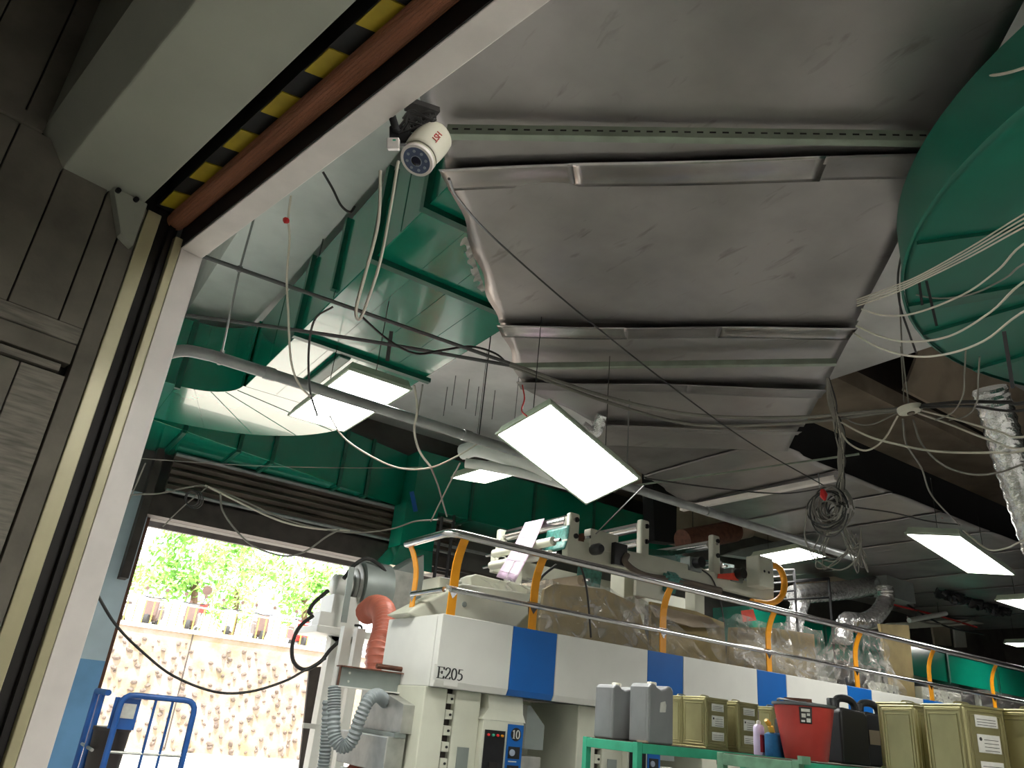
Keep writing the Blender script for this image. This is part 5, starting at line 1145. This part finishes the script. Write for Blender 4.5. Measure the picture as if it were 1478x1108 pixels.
slab([(940, 655), (978, 655), (976, 784), (945, 780)], 11.0, 0.3, 'black_cloth', 'dark_curtain', 'dark curtain hanging behind the roller frame posts', 'curtain')
rr_ = thing('film_roll', 'big brown roll of film stored above the machine', 'roll', ay(1040, 770, 9.0))
MB().tube([ay(985, 780, 9.6), ay(1060, 766, 9.6)], 0.2, 24).build('roll', 'rust', rr_)
for p in ((1000, 777), (1050, 768)): a = ay(*p, 9.6); MB().tube([a, V((a.x, 9.6, ZC))], 0.008, 5).build('hanger_wire', 'cable_black', rr_)
MB().tube([ay(1060, 766, 9.6), ay(1080, 762, 9.6)], 0.18, 24).build('cream_core', 'slab_beige', rr_)
slab([(1050, 800), (1080, 790), (1178, 770), (1190, 780), (1090, 806)], 9.4, 0.2, 'machine_grey', 'grey_tray', 'grey tray beside the far lamp', 'tray')
def shreds(px, Y, label):
    mb = MB()
    for k in range(9):
        c0 = ay(px[0]+random.uniform(-22, 22), px[1]+random.uniform(-5, 5), Y); c0.z = ZS-0.03; L = random.uniform(0.15, 0.4)
        mb.grid(lambda u, v: c0+V((L*(u-0.5)*2, 0.12*(v-0.5)+0.05*math.sin(u*7+k), -0.12*v*abs(math.sin(u*5+k))+0.05*math.sin(v*6+k))), 8, 4)
    return tag(mb.build('black_film', 'black_gloss', None, solid=0.004), label, 'plastic film')
shreds((1365, 862), 8.2, 'torn black film hanging under the far sheets past the foil elbow')
shreds((1430, 876), 8.2, 'torn black film hanging under the far sheets near the end lamp')
tag(MB().box(ay(1283, 860, 8.4), ay(1318, 840, 8.4)+V((0, 0.3, 0))).build('grey_valve_box', 'machine_grey'), 'dark grey box at the end of the level foil duct', 'box')
wt = thing('white_tube', 'white tube hung among the red wires', 'tube', ay(1340, 890, 9.0))
MB().tube([ay(1312, 895, 9.0), ay(1365, 885, 9.0)], 0.05, 10).build('tube', 'machine_white', wt)
for p in ((1322, 893), (1355, 887)): a = ay(*p, 9.0); MB().tube([a, V((a.x, 9.0, 4.86))], 0.006, 5).build('hanger_wire', 'cable_black', wt)
for i, L in enumerate(([(1280, 870), (1320, 880), (1360, 890), (1410, 905)], [(1300, 865), (1330, 885), (1370, 905), (1420, 915)], [(1310, 890), (1350, 900), (1400, 895), (1440, 870)])):
    cable([ay(*p, 9.2) for p in L], 0.02, ('tape_red', 'cable_black', 'cable_grey')[i], ('red wire strung past the foil elbow', 'black wire strung past the foil elbow', 'grey wire strung past the foil elbow')[i], world=True)
for i in range(6):
    x = 11.5+1.9*i
    tag(MB().box((x, 11.2+0.2*(i % 2), 0), (x+1.1, 12.4, 2.9+0.35*((i*7) % 3))).build('machine_cabinet', ('machine_cream', 'machine_grey')[i % 2], None, bevel=0.02), 'tall cabinet in the gloom behind the printing machine', 'cabinet', 'cabinets behind the machine')
tag(MB().box((5.5, 13.2, 5.28), (5.52, 13.22, 5.3)).build('wall_hook', 'cable_black'), 'tiny black hook on the rear wall duct', 'hook')

# ================================================================== BLUE PLATFORM TROLLEY BY THE OPENING
TY = 8.9
bt = thing('platform_trolley', 'blue tubular platform trolley parked by the shutter opening', 'trolley', (1.5, TY, 0))
def T_(px, py_, y=TY): return ay(px, py_, y)
A, B, C_, D = T_(148, 1108), T_(172, 1003), T_(284, 1010), T_(268, 1108)
r = 0.03
zt_ = (B.z+C_.z)/2
MB().tube([(A.x, TY, 0.14), (A.x, TY, zt_-0.12)] + [(A.x+0.1-0.1*math.cos(a), TY, zt_-0.1+0.1*math.sin(a)) for a in (0.4, 0.8, 1.2)] + [(A.x+0.12, TY, zt_), (C_.x-0.12, TY, zt_)] + [(C_.x-0.1+0.1*math.sin(a), TY, zt_-0.1+0.1*math.cos(a)) for a in (0.4, 0.8, 1.2)] + [(C_.x, TY, zt_-0.12), (C_.x, TY, 0.14)], r, 10).build('push_frame', 'cart_blue', bt)
for px in (215, 240): 
    q = T_(px, 1050); MB().tube([(q.x, TY, 0.14), (q.x, TY, zt_-0.01)], 0.014, 8).build('upright', 'cart_blue', bt)
q = T_(220, 1085); MB().tube([(A.x, TY, 1.0), (C_.x, TY, 1.0)], 0.014, 8).build('crossbar', 'galv', bt)
LY = TY+0.9
for y in (TY+0.45, LY): MB().tube([(A.x-0.12, y, 0.14), (A.x-0.12, y, zt_)], r, 10).build('side_post', 'cart_blue', bt)
MB().tube([(A.x-0.12, TY+0.1, zt_), (A.x-0.12, LY, zt_)], r, 10).build('side_rail', 'cart_blue', bt)
MB().tube([(A.x-0.12, TY+0.1, 1.0), (A.x-0.12, LY, 1.0)], 0.016, 8).build('side_rail', 'galv', bt)
nb = MB().box((B.x-0.02, TY+0.03, 1.2), (B.x+0.22, TY+0.05, zt_-0.03)).build('notice_board', 'cart_blue', bt)
MB().box((B.x+0.04, TY+0.024, 1.3), (B.x+0.19, TY+0.029, zt_-0.08)).build('notice_sheet', 'paper', nb)
MB().box((A.x-0.16, TY-0.05, 0.10), (C_.x+0.04, LY+0.05, 0.14)).build('platform', 'cart_blue', bt)
for x in (A.x-0.05, C_.x-0.05):
    for y in (TY+0.08, LY-0.08): MB().lathe([(0.05, -0.02), (0.05, 0.02)], (x, y, 0.05), (1, 0, 0), 16).build('wheel', 'rubber', bt)
bn = thing('waste_bin', 'dark waste bin standing on the blue trolley', 'bin', (B.x+0.08, TY+0.35, 0.14))
MB().lathe([(0.13, 0), (0.17, 1.02), (0.18, 1.03), (0.18, 1.06), (0.15, 1.06)], (B.x+0.08, TY+0.35, 0.142), (0, 0, 1), 24).build('bin', 'bin_dark', bn)

# ================================================================== OUTDOORS
RWY = 26.0
zt = ay(300, 918, RWY).z
rw = struct(MB().box((-10, RWY, -0.05), (30, RWY+0.4, zt)).build('retaining_wall', 'retaining'), 'sunlit concrete retaining wall studded with stones', 'wall')
MB().box((-10, RWY-0.06, zt), (30, RWY+0.46, zt+0.12)).build('coping', 'coping', rw)
MB().box((5.62, RWY-0.006, 0), (5.66, RWY, zt)).build('expansion_joint', 'shutter_dark', rw)
bm = bmesh.new(); bmesh.ops.create_icosphere(bm, subdivisions=1, radius=1.0)
for v in bm.verts: v.co *= random.uniform(0.8, 1.15)
sm = bpy.data.meshes.new('stone'); bm.to_mesh(sm); bm.free(); sm.materials.append(MATS['stone'])
n_ = 0
for r_ in range(15):
    for c_ in range(22):
        if n_ >= 290: break
        x = 2.4+c_*0.4+(0.2 if r_ % 2 else 0)+random.uniform(-.12, .12); z = 0.08+r_*(zt-0.2)/15+random.uniform(-.06, .06)
        if random.random() < 0.1: continue
        o = bpy.data.objects.new('stone', sm); COL.objects.link(o); o.parent = rw
        s_ = random.uniform(0.04, 0.105); o.scale = (s_*1.3, s_*0.8, s_*0.8); o.location = (x, RWY-0.01, z); o.rotation_euler = (random.uniform(0, 6), random.uniform(-.6, .6), random.uniform(0, 6)); n_ += 1
struct(MB().box((-12, RWY+0.4, -0.05), (40, 70, zt)).build('terrace', 'asphalt'), 'raised pale terrace behind the retaining wall', 'ground')
fn_ = thing('fence', 'low yellow bar fence on top of the retaining wall', 'fence', (6, RWY+0.2, zt+0.12))
for k in range(36):
    x = 2.6+0.25*k; MB().tube([(x, RWY+0.2, zt+0.12), (x, RWY+0.2, zt+0.82)], 0.018, 6).build('bar', 'fence_yellow', fn_)
MB().tube([(0, RWY+0.2, zt+0.82), (12, RWY+0.2, zt+0.82)], 0.022, 8).build('top_rail', 'coping', fn_)
def scooter(x, y, rz, m, label):
    t = thing('motor_scooter', label, 'scooter', (x, y, zt), rz)
    for yy in (0.62, -0.62): MB().lathe([(0.12, -0.05), (0.22, -0.06), (0.24, 0), (0.22, 0.06), (0.12, 0.05)], (0, yy, 0.24), (1, 0, 0), 16).build('wheel', 'rubber', t, local=True)
    MB().prism([(-0.16, -0.85, 0.45), (-0.16, -0.1, 0.35), (-0.16, 0.0, 0.30), (-0.16, 0.0, 0.4), (-0.16, -0.15, 0.72), (-0.16, -0.9, 0.78)], (0.32, 0, 0)).build('body', m, t, local=True, bevel=0.04)
    MB().prism([(-0.2, 0.25, 0.3), (-0.2, 0.42, 0.45), (-0.2, 0.30, 1.0), (-0.2, 0.2, 1.0)], (0.4, 0, 0)).build('front_shield', m, t, local=True, bevel=0.03)
    MB().box((-0.14, 0.0, 0.28), (0.14, 0.3, 0.33)).build('footboard', 'shutter_dark', t, local=True)
    MB().prism([(-0.14, -0.85, 0.79), (-0.14, -0.15, 0.73), (-0.14, -0.2, 0.82), (-0.14, -0.85, 0.88)], (0.28, 0, 0)).build('seat', 'scooter_brown', t, local=True, bevel=0.02)
    MB().tube([(-0.33, 0.2, 1.04), (0, 0.28, 1.0), (0.33, 0.2, 1.04)], 0.02, 8).build('handlebar', 'rubber', t, local=True)
    for s_ in (-1, 1):
        MB().tube([(0.25*s_, 0.22, 1.03), (0.3*s_, 0.2, 1.25)], 0.01, 6).build('mirror_stem', 'rubber', t, local=True)
        MB().lathe([(0.06, -0.01), (0.06, 0.01)], (0.31*s_, 0.2, 1.29), (0, 1, 0), 12).build('mirror', 'scooter_brown', t, local=True)
    return t
sl = ['parked scooter with brown seat by the opening edge', 'parked brown scooter next to the white one at the opening edge', 'parked brown scooter beside the sign post', 'parked white scooter in the middle of the row', 'parked brown scooter next to the red one', 'red scooter at the end of the row by the blower', 'parked white scooter farther back behind the row']
for k, (x, m) in enumerate(((3.5, 'scooter_white'), (4.6, 'scooter_brown'), (5.8, 'scooter_brown'), (7.0, 'scooter_white'), (8.1, 'scooter_brown'), (9.5, 'scooter_red'), (6.4, 'scooter_white'))):
    scooter(x, RWY+1.6+(2.4 if k == 6 else 0), math.pi-0.5+0.1*k, m, sl[k])
def tree(x, y, h, r, label):
    t = thing('tree', label, 'tree', (x, y, zt), 0, 'trees beyond the fence')
    MB().tube(spline([(x, y, zt), (x+0.1, y, zt+h*0.3), (x-0.1, y+0.1, zt+h*0.6)], 4), 0.14, 8, True, None).build('trunk', 'trunk', t)
    mb = MB()
    cl = [(x+random.uniform(-r, r), y+random.uniform(-r, r)*0.7, zt+h*0.65+random.uniform(-.45, .5)*h*0.6, random.uniform(0.35, 0.65)*r) for _ in range(11)]
    for cx_, cy_, cz_, cr in cl:
        for _ in range(130):
            d = V((random.gauss(0, 1), random.gauss(0, 1), random.gauss(0, 1))).normalized()*cr*random.uniform(0.5, 1.05)
            p = V((cx_, cy_, cz_))+d; a = V((random.gauss(0, 1), random.gauss(0, 1), random.gauss(0, 1))).normalized(); b = a.orthogonal().normalized(); s_ = random.uniform(0.07, 0.14)
            mb.poly([p-a*s_*1.5, p+b*s_*0.7, p+a*s_*1.5, p-b*s_*0.7])
    f = mb.build('foliage', 'leaf', t); f['kind'] = 'stuff'
for k, (x, y, h, r, lb_) in enumerate(((2.6, 31, 3.6, 1.3, 'round green tree at the edge of the opening'), (6.6, 32, 4.2, 1.5, 'broad green tree behind the sign post'), (10.6, 41, 5.6, 2.0, 'tallest green tree above the scooters'), (11.6, 33.5, 4.2, 1.6, 'green tree near the blower'), (4.6, 43, 4.6, 1.8, 'distant pale green tree between the nearer ones'), (19.0, 36, 5.0, 1.8, 'green tree hidden mostly by the blower'))): tree(x, y, h, r, lb_)
sp = thing('road_sign', 'thin post with a round sign on the terrace', 'sign', (ay(296, 880, 28).x, 28, zt))
a = ay(299, 852, 28); MB().tube([(a.x, 28, zt), (a.x, 28, a.z)], 0.03, 8).build('post', 'machine_grey', sp)
MB().lathe([(0.16, 0), (0.16, 0.02)], (a.x, 27.97, a.z), (0, -1, 0), 18).build('disc', 'scooter_brown', sp)
MB().box((a.x-0.12, 27.95, a.z-0.75), (a.x+0.12, 27.97, a.z-0.45)).build('plate', 'bucket_red', sp)
